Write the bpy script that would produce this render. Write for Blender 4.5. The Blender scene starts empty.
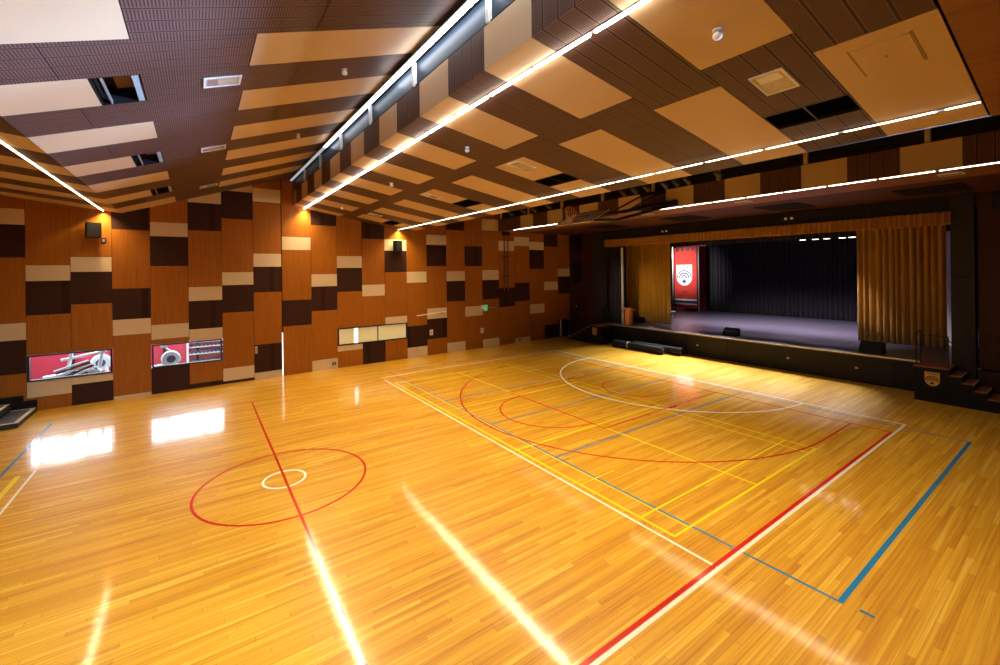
import bpy, bmesh, math, random
from math import sin, cos, pi, atan2, sqrt
from mathutils import Vector, Matrix
random.seed(7)
SC = bpy.context.scene
COL = SC.collection

# ------------------------------------------------------------------ materials
def new_mat(name):
    m = bpy.data.materials.new(name); m.use_nodes = True
    nt = m.node_tree; nt.nodes.clear()
    out = nt.nodes.new('ShaderNodeOutputMaterial')
    b = nt.nodes.new('ShaderNodeBsdfPrincipled')
    nt.links.new(b.outputs[0], out.inputs[0])
    return m, nt, b

def plain(name, col, rough=0.5, metal=0.0, spec=0.5, noise=0.0, nscale=30.0, coat=0.0, emit=None, estr=0.0):
    m, nt, b = new_mat(name)
    b.inputs['Base Color'].default_value = (*col, 1)
    b.inputs['Roughness'].default_value = rough
    b.inputs['Metallic'].default_value = metal
    b.inputs['Specular IOR Level'].default_value = spec
    b.inputs['Coat Weight'].default_value = coat
    if emit:
        b.inputs['Emission Color'].default_value = (*emit, 1)
        b.inputs['Emission Strength'].default_value = estr
    if noise > 0:
        tc = nt.nodes.new('ShaderNodeTexCoord')
        n = nt.nodes.new('ShaderNodeTexNoise'); n.inputs['Scale'].default_value = nscale
        n.inputs['Detail'].default_value = 4
        nt.links.new(tc.outputs['Object'], n.inputs['Vector'])
        mx = nt.nodes.new('ShaderNodeMix'); mx.data_type = 'RGBA'
        mx.inputs['A'].default_value = (*[c * (1 - noise) for c in col], 1)
        mx.inputs['B'].default_value = (*[min(1, c * (1 + noise)) for c in col], 1)
        nt.links.new(n.outputs['Fac'], mx.inputs['Factor'])
        nt.links.new(mx.outputs['Result'], b.inputs['Base Color'])
    return m

def emitter(name, col, strength):
    m = bpy.data.materials.new(name); m.use_nodes = True
    nt = m.node_tree; nt.nodes.clear()
    out = nt.nodes.new('ShaderNodeOutputMaterial'); e = nt.nodes.new('ShaderNodeEmission')
    e.inputs[0].default_value = (*col, 1); e.inputs[1].default_value = strength
    nt.links.new(e.outputs[0], out.inputs[0])
    return m

def mth(nt, op, a, b=None, c=None):
    n = nt.nodes.new('ShaderNodeMath'); n.operation = op
    for i, v in enumerate((a, b, c)):
        if v is None: continue
        if isinstance(v, (int, float)): n.inputs[i].default_value = v
        else: nt.links.new(v, n.inputs[i])
    return n.outputs[0]

def wood(name, c0, c1, rough=0.35, scale=(30, 30, 1.0), coat=0.0, spec=0.5, per_object=0.25):
    """veneer: fine fibres along the axis with the small scale, each sheet with its own shade"""
    m, nt, b = new_mat(name)
    tc = nt.nodes.new('ShaderNodeTexCoord'); oi = nt.nodes.new('ShaderNodeObjectInfo')
    mp = nt.nodes.new('ShaderNodeMapping'); mp.inputs['Scale'].default_value = scale
    nt.links.new(tc.outputs['Object'], mp.inputs['Vector'])
    ad = nt.nodes.new('ShaderNodeVectorMath'); ad.operation = 'ADD'
    nt.links.new(mp.outputs[0], ad.inputs[0])
    sc = nt.nodes.new('ShaderNodeVectorMath'); sc.operation = 'SCALE'
    cb = nt.nodes.new('ShaderNodeCombineXYZ')
    for i in range(3): nt.links.new(oi.outputs['Random'], cb.inputs[i])
    nt.links.new(cb.outputs[0], sc.inputs[0]); sc.inputs['Scale'].default_value = 57.0
    nt.links.new(sc.outputs[0], ad.inputs[1])
    n1 = nt.nodes.new('ShaderNodeTexNoise'); n1.inputs['Scale'].default_value = 1.0; n1.inputs['Detail'].default_value = 6
    n1.inputs['Roughness'].default_value = 0.65
    nt.links.new(ad.outputs[0], n1.inputs['Vector'])
    f = mth(nt, 'MULTIPLY_ADD', n1.outputs['Fac'], 1.7, -0.35)
    f = mth(nt, 'ADD', f, mth(nt, 'MULTIPLY_ADD', oi.outputs['Random'], per_object * 2, -per_object))
    mx = nt.nodes.new('ShaderNodeMix'); mx.data_type = 'RGBA'; mx.clamp_factor = True
    mx.inputs['A'].default_value = (*c0, 1); mx.inputs['B'].default_value = (*c1, 1)
    nt.links.new(f, mx.inputs['Factor']); nt.links.new(mx.outputs['Result'], b.inputs['Base Color'])
    b.inputs['Roughness'].default_value = rough; b.inputs['Coat Weight'].default_value = coat
    b.inputs['Specular IOR Level'].default_value = spec
    return m

def slotted(name, base, groove, slot_axis, pitch=0.294, y0=1.05, slot=0.034, slot_dark=0.25, rough=0.5):
    """slotted acoustic timber: boards parted by grooves, each board cut with rows of short slots"""
    m, nt, b = new_mat(name)
    g = nt.nodes.new('ShaderNodeNewGeometry')
    sp = nt.nodes.new('ShaderNodeSeparateXYZ'); nt.links.new(g.outputs['Position'], sp.inputs[0])
    y = mth(nt, 'FRACT', mth(nt, 'DIVIDE', mth(nt, 'SUBTRACT', sp.outputs['Y'], y0 - 50 * pitch), pitch))
    d = mth(nt, 'ABSOLUTE', mth(nt, 'SUBTRACT', y, 0.5))           # 0.5 at a board's edge
    is_groove = mth(nt, 'GREATER_THAN', d, 0.452)
    solid = mth(nt, 'GREATER_THAN', d, 0.40)
    x = mth(nt, 'FRACT', mth(nt, 'DIVIDE', mth(nt, 'ADD', sp.outputs[slot_axis], 40.0), slot))
    is_slot = mth(nt, 'MULTIPLY', mth(nt, 'LESS_THAN', x, 0.42), mth(nt, 'SUBTRACT', 1.0, solid))
    tc = nt.nodes.new('ShaderNodeTexCoord')
    n = nt.nodes.new('ShaderNodeTexNoise'); n.inputs['Scale'].default_value = 3; n.inputs['Detail'].default_value = 5
    nt.links.new(tc.outputs['Object'], n.inputs['Vector'])
    mx0 = nt.nodes.new('ShaderNodeMix'); mx0.data_type = 'RGBA'
    mx0.inputs['A'].default_value = (*[c * 0.85 for c in base], 1); mx0.inputs['B'].default_value = (*[c * 1.15 for c in base], 1)
    nt.links.new(n.outputs['Fac'], mx0.inputs['Factor'])
    mx1 = nt.nodes.new('ShaderNodeMix'); mx1.data_type = 'RGBA'
    nt.links.new(mx0.outputs['Result'], mx1.inputs['A']); mx1.inputs['B'].default_value = (*[c * slot_dark for c in base], 1)
    nt.links.new(is_slot, mx1.inputs['Factor'])
    mx2 = nt.nodes.new('ShaderNodeMix'); mx2.data_type = 'RGBA'
    nt.links.new(mx1.outputs['Result'], mx2.inputs['A']); mx2.inputs['B'].default_value = (*groove, 1)
    nt.links.new(is_groove, mx2.inputs['Factor'])
    nt.links.new(mx2.outputs['Result'], b.inputs['Base Color'])
    b.inputs['Roughness'].default_value = rough
    b.inputs['Specular IOR Level'].default_value = 0.15
    return m

def floor_mat():
    """strip flooring: boards along x, each its own shade, under a clear gloss seal"""
    m, nt, b = new_mat('strip_timber_floor')
    tc = nt.nodes.new('ShaderNodeTexCoord'); sp = nt.nodes.new('ShaderNodeSeparateXYZ')
    nt.links.new(tc.outputs['Object'], sp.inputs[0])
    X, Y = sp.outputs['X'], sp.outputs['Y']
    W, L = 0.082, 2.2
    yr = mth(nt, 'DIVIDE', mth(nt, 'ADD', Y, 50.0), W)
    row = mth(nt, 'FLOOR', yr)
    wn = nt.nodes.new('ShaderNodeTexWhiteNoise'); wn.noise_dimensions = '1D'; nt.links.new(row, wn.inputs['W'])
    xr = mth(nt, 'ADD', mth(nt, 'DIVIDE', mth(nt, 'ADD', X, 50.0), L), mth(nt, 'MULTIPLY', wn.outputs['Value'], 7.3))
    idx = mth(nt, 'FLOOR', xr)
    cb = nt.nodes.new('ShaderNodeCombineXYZ'); nt.links.new(row, cb.inputs[0]); nt.links.new(idx, cb.inputs[1])
    w2 = nt.nodes.new('ShaderNodeTexWhiteNoise'); w2.noise_dimensions = '2D'; nt.links.new(cb.outputs[0], w2.inputs['Vector'])
    # grain
    mp = nt.nodes.new('ShaderNodeMapping'); mp.inputs['Scale'].default_value = (0.55, 30, 1)
    nt.links.new(tc.outputs['Object'], mp.inputs['Vector'])
    gn = nt.nodes.new('ShaderNodeTexNoise'); gn.inputs['Scale'].default_value = 1; gn.inputs['Detail'].default_value = 5
    nt.links.new(mp.outputs[0], gn.inputs['Vector'])
    f = mth(nt, 'ADD', mth(nt, 'MULTIPLY_ADD', w2.outputs['Value'], 0.52, 0.12), mth(nt, 'MULTIPLY_ADD', gn.outputs['Fac'], 1.5, -0.62))
    rp = nt.nodes.new('ShaderNodeValToRGB'); nt.links.new(f, rp.inputs[0])
    e = rp.color_ramp.elements
    e[0].position = 0.0; e[0].color = (0.47, 0.180, 0.010, 1)
    e[1].position = 1.0; e[1].color = (0.86, 0.57, 0.10, 1)
    k = e.new(0.45); k.color = (0.65, 0.320, 0.018, 1)
    k = e.new(0.75); k.color = (0.75, 0.415, 0.032, 1)
    # joints
    fy = mth(nt, 'FRACT', yr); fx = mth(nt, 'FRACT', xr)
    j = mth(nt, 'MAXIMUM', mth(nt, 'LESS_THAN', fy, 0.03), mth(nt, 'LESS_THAN', fx, 0.003))
    mx = nt.nodes.new('ShaderNodeMix'); mx.data_type = 'RGBA'
    nt.links.new(rp.outputs[0], mx.inputs['A']); mx.inputs['B'].default_value = (0.20, 0.085, 0.015, 1)
    nt.links.new(mth(nt, 'MULTIPLY', j, 0.6), mx.inputs['Factor'])
    nt.links.new(mx.outputs['Result'], b.inputs['Base Color'])
    b.inputs['Roughness'].default_value = 0.40
    b.inputs['Specular IOR Level'].default_value = 0.4
    b.inputs['Coat Weight'].default_value = 1.0
    b.inputs['Coat Roughness'].default_value = 0.085
    b.inputs['Coat IOR'].default_value = 1.5
    # each board is cupped a little: the seal mirrors with a faint ripple
    bn = nt.nodes.new('ShaderNodeTexNoise'); bn.inputs['Scale'].default_value = 1; bn.inputs['Detail'].default_value = 2
    mp2 = nt.nodes.new('ShaderNodeMapping'); mp2.inputs['Scale'].default_value = (0.7, 9, 1)
    nt.links.new(tc.outputs['Object'], mp2.inputs['Vector']); nt.links.new(mp2.outputs[0], bn.inputs['Vector'])
    bp = nt.nodes.new('ShaderNodeBump'); bp.inputs['Strength'].default_value = 0.10; bp.inputs['Distance'].default_value = 0.02
    nt.links.new(bn.outputs['Fac'], bp.inputs['Height']); nt.links.new(bp.outputs[0], b.inputs['Coat Normal'])
    return m

def paint(name, col):
    m = plain(name, col, 0.3, spec=0.35, noise=0.06, nscale=6)
    b = [n for n in m.node_tree.nodes if n.type == 'BSDF_PRINCIPLED'][0]
    b.inputs['Coat Weight'].default_value = 1.0; b.inputs['Coat Roughness'].default_value = 0.1
    return m

def cloth(name, col, rough=0.9, sheen=0.3):
    m, nt, b = new_mat(name)
    tc = nt.nodes.new('ShaderNodeTexCoord'); n = nt.nodes.new('ShaderNodeTexNoise'); n.inputs['Scale'].default_value = 9
    mp = nt.nodes.new('ShaderNodeMapping'); mp.inputs['Scale'].default_value = (1, 3, 0.15)
    nt.links.new(tc.outputs['Object'], mp.inputs['Vector']); nt.links.new(mp.outputs[0], n.inputs['Vector'])
    mx = nt.nodes.new('ShaderNodeMix'); mx.data_type = 'RGBA'
    mx.inputs['A'].default_value = (*[c * 0.75 for c in col], 1); mx.inputs['B'].default_value = (*[c * 1.25 for c in col], 1)
    nt.links.new(n.outputs['Fac'], mx.inputs['Factor']); nt.links.new(mx.outputs['Result'], b.inputs['Base Color'])
    b.inputs['Roughness'].default_value = rough; b.inputs['Sheen Weight'].default_value = sheen
    b.inputs['Specular IOR Level'].default_value = 0.1
    return m

M = {}
M['floor'] = floor_mat()
M['timber'] = wood('orange_bamboo_veneer', (0.225, 0.064, 0.003), (0.37, 0.122, 0.008), 0.5, (26, 26, 1.1), per_object=0.09, spec=0.22)
M['timber_dark'] = wood('dark_stained_timber', (0.030, 0.009, 0.004), (0.052, 0.017, 0.007), 0.5, (1.2, 20, 20), spec=0.2)
M['timber_soffit'] = wood('red_brown_soffit_timber', (0.16, 0.055, 0.018), (0.30, 0.12, 0.04), 0.4, (12, 0.8, 12))
M['beige'] = plain('beige_panel_laminate', (0.60, 0.45, 0.28), 0.45, noise=0.03, nscale=2)
M['beige_ceiling'] = plain('beige_ceiling_board', (0.57, 0.425, 0.265), 0.5, noise=0.02, nscale=1.5, spec=0.3)
M['dark'] = slotted('chocolate_slotted_panel', (0.040, 0.014, 0.009), (0.024, 0.008, 0.005), 'Z', 0.06, 0.0, 0.03, 0.8, 0.6)
M['slat'] = slotted('brown_slotted_ceiling', (0.140, 0.080, 0.066), (0.028, 0.016, 0.013), 'X')
M['slat_wall'] = slotted('brown_slotted_fascia', (0.140, 0.080, 0.066), (0.028, 0.016, 0.013), 'Z')
M['void'] = plain('dark_roof_void', (0.008, 0.006, 0.006), 0.95, spec=0.05)
M['black'] = plain('black_paint', (0.006, 0.005, 0.005), 0.6, noise=0.1, spec=0.2)
M['charcoal'] = plain('charcoal_paint', (0.010, 0.008, 0.0085), 0.6, spec=0.25, noise=0.08, nscale=2)
M['pillar'] = plain('stage_surround_paint', (0.026, 0.021, 0.022), 0.6, noise=0.08, nscale=2, spec=0.2)
M['blackmetal'] = plain('black_metal', (0.015, 0.014, 0.015), 0.4, metal=0.4)
M['greymetal'] = plain('grey_metal', (0.35, 0.35, 0.36), 0.35, metal=0.7)
M['lampcan'] = plain('dark_lamp_grey', (0.035, 0.032, 0.03), 0.5)
M['alu'] = plain('silver_aluminium', (0.62, 0.62, 0.62), 0.35, metal=0.8)
M['white'] = plain('white_paint', (0.78, 0.78, 0.77), 0.4)
M['whiteplastic'] = plain('white_plastic', (0.72, 0.70, 0.66), 0.35)
M['lens'] = plain('pale_lamp_lens', (0.50, 0.45, 0.34), 0.2, noise=0.3, nscale=14)
M['glass_dark'] = plain('dusk_dark_glass', (0.025, 0.042, 0.075), 0.35, spec=0.12)
M['lineR'] = paint('red_line_paint', (0.60, 0.005, 0.004))
M['lineW'] = paint('white_line_paint', (0.88, 0.86, 0.80))
M['lineB'] = paint('blue_line_paint', (0.012, 0.20, 0.50))
M['lineY'] = paint('yellow_line_paint', (0.95, 0.74, 0.01))
M['lineG'] = paint('worn_slate_line_paint', (0.12, 0.22, 0.36))
M['deck'] = plain('grey_purple_stage_vinyl', (0.105, 0.092, 0.125), 0.33, noise=0.15, nscale=1.2)
M['gold'] = cloth('gold_velvet', (0.44, 0.205, 0.012))
M['goldtrim'] = cloth('gold_valance_velvet', (0.30, 0.125, 0.014))
M['blackcloth'] = cloth('black_wool_serge', (0.022, 0.019, 0.025), sheen=0.1)
M['redcloth'] = cloth('red_banner_cloth', (0.46, 0.040, 0.032), sheen=0.0)
M['redwall'] = plain('crimson_wall_paint', (0.50, 0.022, 0.060), 0.6, noise=0.05, nscale=2)
M['orangewood'] = wood('orange_lectern_timber', (0.34, 0.10, 0.02), (0.50, 0.17, 0.04), 0.35, (14, 14, 1))
M['steptop'] = plain('red_brown_step_tread', (0.22, 0.075, 0.04), 0.4, noise=0.2, nscale=8)
M['crest'] = plain('gold_crest_paint', (0.55, 0.33, 0.08), 0.5)
M['crestdark'] = plain('dark_crest_ink', (0.03, 0.018, 0.012), 0.6)
M['navy'] = plain('navy_print', (0.035, 0.045, 0.14), 0.6)
M['rubber'] = plain('dark_grey_mat_vinyl', (0.012, 0.012, 0.013), 0.6, spec=0.2, noise=0.2, nscale=5)
M['tread'] = plain('black_tread_plate', (0.018, 0.018, 0.020), 0.45)
M['treadgrid'] = plain('ribbed_dark_tread', (0.05, 0.045, 0.045), 0.6, noise=0.3, nscale=60)
M['trimgrey'] = plain('pale_step_nosing', (0.55, 0.48, 0.38), 0.5)
M['ring'] = plain('orange_ring_paint', (0.50, 0.075, 0.02), 0.4)
M['net'] = plain('tan_net_cord', (0.46, 0.26, 0.12), 0.8)
M['board'] = plain('weathered_cream_board', (0.62, 0.44, 0.26), 0.45, noise=0.12, nscale=3)
M['tube'] = emitter('warm_white_tube', (1.0, 0.82, 0.56), 12.0)
M['tubehot'] = emitter('bright_white_tube', (1.0, 0.92, 0.78), 38.0)
M['tubedim'] = emitter('dim_pinkish_tube', (1.0, 0.78, 0.62), 13.0)
M['tubecool'] = emitter('cool_white_ridge_tube', (0.92, 0.96, 1.0), 20.0)
M['tubecool2'] = emitter('mid_ridge_tube', (0.90, 0.95, 1.0), 7.0)  # ridge strip's falloff with distance, stepped over three emitters
M['tubecool3'] = emitter('dim_ridge_tube', (0.86, 0.93, 1.0), 0.5)
M['day'] = emitter('daylight_pane', (0.80, 0.90, 1.0), 16.0)
M['dayhigh'] = emitter('daylight_high_pane', (0.62, 0.78, 1.0), 30.0)
M['slit'] = emitter('daylight_slit_pane', (1.0, 0.98, 0.95), 2.6)
M['frost'] = plain('frosted_cream_pane', (0.62, 0.55, 0.30), 0.18, emit=(1.0, 0.86, 0.46), estr=0.20)
M['lampglow'] = emitter('stage_lamp_glow', (1.0, 0.95, 0.90), 6.0)
M['green'] = plain('exit_green', (0.01, 0.30, 0.12), 0.4, emit=(0.05, 0.9, 0.4), estr=0.5)
M['gymgrey'] = plain('pale_gym_machine_grey', (0.70, 0.74, 0.78), 0.3)

# ------------------------------------------------------------------ mesh helpers
class MB:
    def __init__(s, T=None): s.v = []; s.f = []; s.T = T
    def add(s, vs, fs):
        n = len(s.v)
        for p in vs:
            p = Vector(p)
            s.v.append(s.T @ p if s.T is not None else p)
        s.f += [tuple(i + n for i in f) for f in fs]
        return s
    def hexa(s, p): # 8 points: bottom ring 0-3, top ring 4-7
        return s.add(p, [(0, 3, 2, 1), (4, 5, 6, 7), (0, 1, 5, 4), (1, 2, 6, 5), (2, 3, 7, 6), (3, 0, 4, 7)])
    def box(s, x0, x1, y0, y1, z0, z1):
        return s.hexa([(x0, y0, z0), (x1, y0, z0), (x1, y1, z0), (x0, y1, z0), (x0, y0, z1), (x1, y0, z1), (x1, y1, z1), (x0, y1, z1)])
    def bbox(s, x0, x1, y0, y1, z0, z1, b=0.01):
        """box with chamfered vertical and horizontal edges"""
        bm = bmesh.new(); bmesh.ops.create_cube(bm, size=1.0)
        for v in bm.verts: v.co = Vector((x0 + (v.co.x + .5) * (x1 - x0), y0 + (v.co.y + .5) * (y1 - y0), z0 + (v.co.z + .5) * (z1 - z0)))
        bmesh.ops.bevel(bm, geom=bm.edges[:], offset=b, segments=2, affect='EDGES')
        bm.verts.index_update()
        s.add([v.co.copy() for v in bm.verts], [[v.index for v in f.verts] for f in bm.faces]); bm.free()
        return s
    def tube(s, pts, r, n=8, caps=True, closed=False):
        pts = [Vector(p) for p in pts]; N = len(pts)
        rs = r if isinstance(r, (list, tuple)) else [r] * N
        vs = []; up = None
        for i, p in enumerate(pts):
            a = pts[(i - 1) % N] if (i > 0 or closed) else p
            c = pts[(i + 1) % N] if (i < N - 1 or closed) else p
            t = (c - a).normalized()
            if up is None:
                up = t.orthogonal().normalized()
            else:
                up = (up - t * up.dot(t)); up = up.normalized() if up.length > 1e-6 else t.orthogonal().normalized()
            w = t.cross(up)
            for k in range(n):
                q = 2 * pi * k / n
                vs.append(p + (up * cos(q) + w * sin(q)) * rs[i])
        fs = []
        for i in range(N if closed else N - 1):
            j = (i + 1) % N
            for k in range(n):
                l = (k + 1) % n
                fs.append((i * n + k, i * n + l, j * n + l, j * n + k))
        if caps and not closed:
            fs.append(tuple(range(n - 1, -1, -1))); fs.append(tuple((N - 1) * n + k for k in range(n)))
        return s.add(vs, fs)
    def lathe(s, prof, axis_o, axis_d, n=20):
        o = Vector(axis_o); d = Vector(axis_d).normalized(); u = d.orthogonal().normalized(); w = d.cross(u)
        vs = []; P = len(prof)
        for (r, h) in prof:
            for k in range(n):
                q = 2 * pi * k / n; vs.append(o + d * h + (u * cos(q) + w * sin(q)) * max(r, 1e-4))
        fs = [(i * n + k, i * n + (k + 1) % n, (i + 1) * n + (k + 1) % n, (i + 1) * n + k) for i in range(P - 1) for k in range(n)]
        fs.append(tuple(range(n - 1, -1, -1))); fs.append(tuple((P - 1) * n + k for k in range(n)))
        return s.add(vs, fs)
    def prism(s, poly, o, u, w, n, d):
        """2-D polygon in the frame o,u,w pushed d along n"""
        o, u, w, n = Vector(o), Vector(u), Vector(w), Vector(n)
        k = len(poly)
        vs = [o + u * a + w * b for a, b in poly] + [o + u * a + w * b + n * d for a, b in poly]
        fs = [tuple(range(k - 1, -1, -1)), tuple(range(k, 2 * k))] + [(i, (i + 1) % k, k + (i + 1) % k, k + i) for i in range(k)]
        return s.add(vs, fs)
    def build(s, name, mat, parent=None, origin=None, smooth=False):
        me = bpy.data.meshes.new(name)
        o = Vector((0, 0, 0))
        if origin is not None: o = Vector(origin)
        elif parent is not None and parent.get('_w') is not None: o = Vector(parent['_w'])
        me.from_pydata([tuple(p - o) for p in s.v], [], s.f); me.update()
        bm = bmesh.new(); bm.from_mesh(me); bmesh.ops.recalc_face_normals(bm, faces=bm.faces); bm.to_mesh(me); bm.free()
        me.materials.append(mat)
        if smooth: me.polygons.foreach_set('use_smooth', [True] * len(me.polygons))
        ob = bpy.data.objects.new(name, me); COL.objects.link(ob)
        if parent is not None:
            ob.parent = parent
            if origin is not None and parent.get('_w') is not None: ob.location = o - Vector(parent['_w'])
            ob['_w'] = tuple(o)
        else:
            ob.location = o; ob['_w'] = tuple(o)
        return ob

def tag(o, label, cat, group=None, kind=None):
    o['label'] = label; o['category'] = cat
    if group: o['group'] = group
    if kind: o['kind'] = kind
    return o
def empty(name, loc, label, cat, group=None):
    o = bpy.data.objects.new(name, None); COL.objects.link(o); o.location = loc; o['_w'] = tuple(loc)
    o.empty_display_size = 0.1
    return tag(o, label, cat, group)
def struct(o, label=None):
    o['kind'] = 'structure'
    if label: o['label'] = label
    return o
def copy_tree(o, loc, label=None, parent=None):
    c = o.copy(); COL.objects.link(c)
    if parent is None:
        c.location = loc
        if label: c['label'] = label
    else:
        c.parent = parent
    for ch in list(o.children): copy_tree(ch, None, None, c)
    return c

# ------------------------------------------------------------------ floor and court lines
fl = MB().box(-9.2, 22.3, -1.6, 23.2, -0.15, 0.0).build('floor', M['floor']); struct(fl, 'glossy golden timber strip floor of the sports hall')
LZ = [0.0015]
def flat(pts_l, pts_r, closed=False):
    LZ[0] += 0.00005
    n = len(pts_l); z1 = LZ[0]; z0 = 0.0002
    vs = [(x, y, z1) for x, y in pts_l] + [(x, y, z1) for x, y in pts_r] + [(x, y, z0) for x, y in pts_l] + [(x, y, z0) for x, y in pts_r]
    fs = []
    rng = range(n if closed else n - 1)
    for i in rng:
        j = (i + 1) % n
        fs += [(i, j, n + j, n + i), (2 * n + i, 3 * n + i, 3 * n + j, 2 * n + j), (i, 2 * n + i, 2 * n + j, j), (n + i, n + j, 3 * n + j, 3 * n + i)]
    if not closed: fs += [(0, n, 3 * n, 2 * n), (n - 1, 3 * n - 1, 4 * n - 1, 2 * n - 1)]
    return vs, fs
def path_line(name, pts, mat, w=0.05, closed=False):
    L, Rr = [], []
    n = len(pts)
    for i in range(n):
        a = pts[(i - 1) % n] if (i > 0 or closed) else pts[i]
        c = pts[(i + 1) % n] if (i < n - 1 or closed) else pts[i]
        dx, dy = c[0] - a[0], c[1] - a[1]; l = sqrt(dx * dx + dy * dy) or 1
        nx, ny = -dy / l * w / 2, dx / l * w / 2
        L.append((pts[i][0] + nx, pts[i][1] + ny)); Rr.append((pts[i][0] - nx, pts[i][1] - ny))
    vs, fs = flat(L, Rr, closed)
    return MB().add(vs, fs).build(name, mat, fl)
def arc(cx, cy, r, a0, a1, n=64): return [(cx + r * cos(a0 + (a1 - a0) * i / n), cy + r * sin(a0 + (a1 - a0) * i / n)) for i in range(n + 1)]
def circ(cx, cy, r, n=96): return [(cx + r * cos(2 * pi * i / n), cy + r * sin(2 * pi * i / n)) for i in range(n)]
R_, W_, B_, Y_ = M['lineR'], M['lineW'], M['lineB'], M['lineY']
CY = 11.1
# volleyball (blue) and badminton (yellow)
path_line('blue_court_line', [(7.40, 2.27), (7.40, 19.80)], B_, 0.05)
path_line('blue_court_line', [(7.375, 2.27), (16.90, 2.27)], B_, 0.075)
path_line('slate_court_line', [(16.86, 2.27), (16.86, 19.80)], M['lineG'], 0.07)
for yy in (8.19, 11.11, 14.12): path_line('slate_court_line', [(7.40, yy), (16.86, yy)], M['lineG'], 0.07)
path_line('slate_court_line', [(7.40, 19.80), (16.86, 19.80)], M['lineG'], 0.07)
path_line('blue_court_mark', [(7.44, 2.06), (7.44, 1.90)], B_, 0.05)
path_line('slate_court_mark', [(16.9, 2.02), (16.9, 1.88)], M['lineG'], 0.07)
for xx, w in ((6.88, 0.06), (7.33, 0.04), (9.96, 0.045), (12.70, 0.045), (13.15, 0.045)):
    y0, y1 = (4.50, 17.70)
    if xx == 9.96: path_line('yellow_court_line', [(xx, 4.5), (xx, 9.13)], Y_, w); path_line('yellow_court_line', [(xx, 13.07), (xx, 17.7)], Y_, w)
    else: path_line('yellow_court_line', [(xx, y0), (xx, y1)], Y_, w)
for yy in (4.52, 5.24, 9.13, 13.07, 16.96, 17.68): path_line('yellow_court_line', [(6.88, yy), (13.15, yy)], Y_, 0.05)
path_line('yellow_court_line', [(6.88, 6.82), (8.0, 6.82)], Y_, 0.03)
# netball (white)
path_line('white_court_line', [(-14 + 5.4, 3.63), (17.25, 3.63)], W_, 0.062)
path_line('white_court_line', [(17.23, 3.63), (17.23, 18.96)], W_, 0.075)
path_line('white_court_line', [(6.70, 3.66), (6.70, 18.50)], W_, 0.055)
path_line('white_court_line', [(-3.27, 3.66), (-3.27, 15.2)], W_, 0.05)
path_line('white_court_line', [(6.70, 18.94), (17.23, 18.94)], W_, 0.065)
path_line('white_goal_circle', [p for p in arc(17.23, 11.25, 4.97, pi / 2, 3 * pi / 2, 80)], W_, 0.08)
path_line('white_centre_circle', circ(1.61, 11.05, 0.44, 64), W_, 0.055, True)
# basketball (red)
path_line('red_centre_line', [(1.62, 3.73), (1.62, 18.36)], R_, 0.052)
path_line('red_centre_circle', circ(1.61, 10.95, 1.75), R_, 0.052, True)
path_line('red_court_line', [(-9.0, 3.705), (16.14, 3.705)], R_, 0.066)
path_line('red_court_line', [(16.12, 3.70), (16.12, 18.35)], R_, 0.06)
path_line('red_court_line', [(-9.0, 18.36), (16.14, 18.36)], R_, 0.03)
path_line('red_three_point_line', [(16.1, CY - 6.48)] + [(14.0 + 6.75 * cos(-pi / 2 - pi * k / 90), CY + 6.48 * sin(-pi / 2 - pi * k / 90)) for k in range(91)] + [(16.1, CY + 6.48)], R_, 0.05)
path_line('red_key_line', [(9.93, 8.77), (9.93, 13.50)], R_, 0.05)
path_line('red_key_line', [(9.93, 8.80), (16.12, 8.80)], R_, 0.05)
path_line('red_key_line', [(9.93, 13.60), (16.12, 13.60)], R_, 0.05)
path_line('red_free_throw_circle', arc(9.93, CY, 1.8, pi / 2, 3 * pi / 2), R_, 0.05)
path_line('red_no_charge_arc', [(15.3, CY + 1.25)] + arc(14.35, CY, 1.28, pi / 2, 3 * pi / 2) + [(15.3, CY - 1.25)], R_, 0.045)
for sy, yy in ((-1, 8.80), (1, 13.60)):
    for xx in (11.2, 11.95, 14.2): path_line('red_lane_mark', [(xx, yy), (xx, yy + sy * 0.13)], R_, 0.05)
    path_line('red_lane_block', [(13.1, yy + sy * 0.05), (13.5, yy + sy * 0.05)], R_, 0.13)
path_line('blue_left_line', [(-3.87, 2.3), (-3.87, 19.7)], B_, 0.06)
path_line('yellow_left_line', [(-3.52, 2.5), (-3.52, 15.0)], Y_, 0.10)

# ------------------------------------------------------------------ back wall (slightly out of square), its sheets and its windows
WA = math.atan(0.0269)
WM = Matrix.Translation((0, 22.005, 0)) @ Matrix.Rotation(WA, 4, 'Z')
def WP(s, z, off=0.0): return WM @ Vector((s, -off, z))        # a point on the wall, off metres in front of it
S = [-6.1, -4.9, -3.77, -2.64, -1.5, -0.28, 0.89, 2.07, 3.2, 4.49, 5.69, 6.94, 8.15, 9.4, 10.61, 11.88, 13.13, 14.39, 15.65, 16.93, 18.21, 19.52, 20.82, 22.15]
wb = MB()
def wseg(a, b, z0, z1): wb.box(a, b, 0.045, 0.20, z0, z1)
WIN = [(-4.88, -2.66), (-1.48, 0.86), (5.70, 9.38)]
wseg(-9.5, 24, 2.0, 10.0); wseg(-9.5, 3.17, 0.0, 1.0); wseg(3.25, 24, 0.0, 1.0)
for a, b in ((-9.5, -4.93), (-2.62, -1.52), (0.90, 3.17), (3.25, 5.66), (9.42, 24)): wseg(a, b, 1.0, 2.0)
wall_back = wb.build('wall_back', M['void']); wall_back['_w'] = (0, 0, 0)
struct(wall_back, 'tall hall wall clad in orange timber, chocolate and beige sheets'); wall_back.matrix_world = WM
T, D, G, N = 'timber', 'dark', 'beige', None
def colseq(top, *bs):
    """from the top down: material, then (z, material below z)"""
    out = []; z = 9.9; m = top
    for zz, mm in bs: out.append((z, zz, m)); z, m = zz, mm
    out.append((z, 0.0, m)); return out
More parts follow.
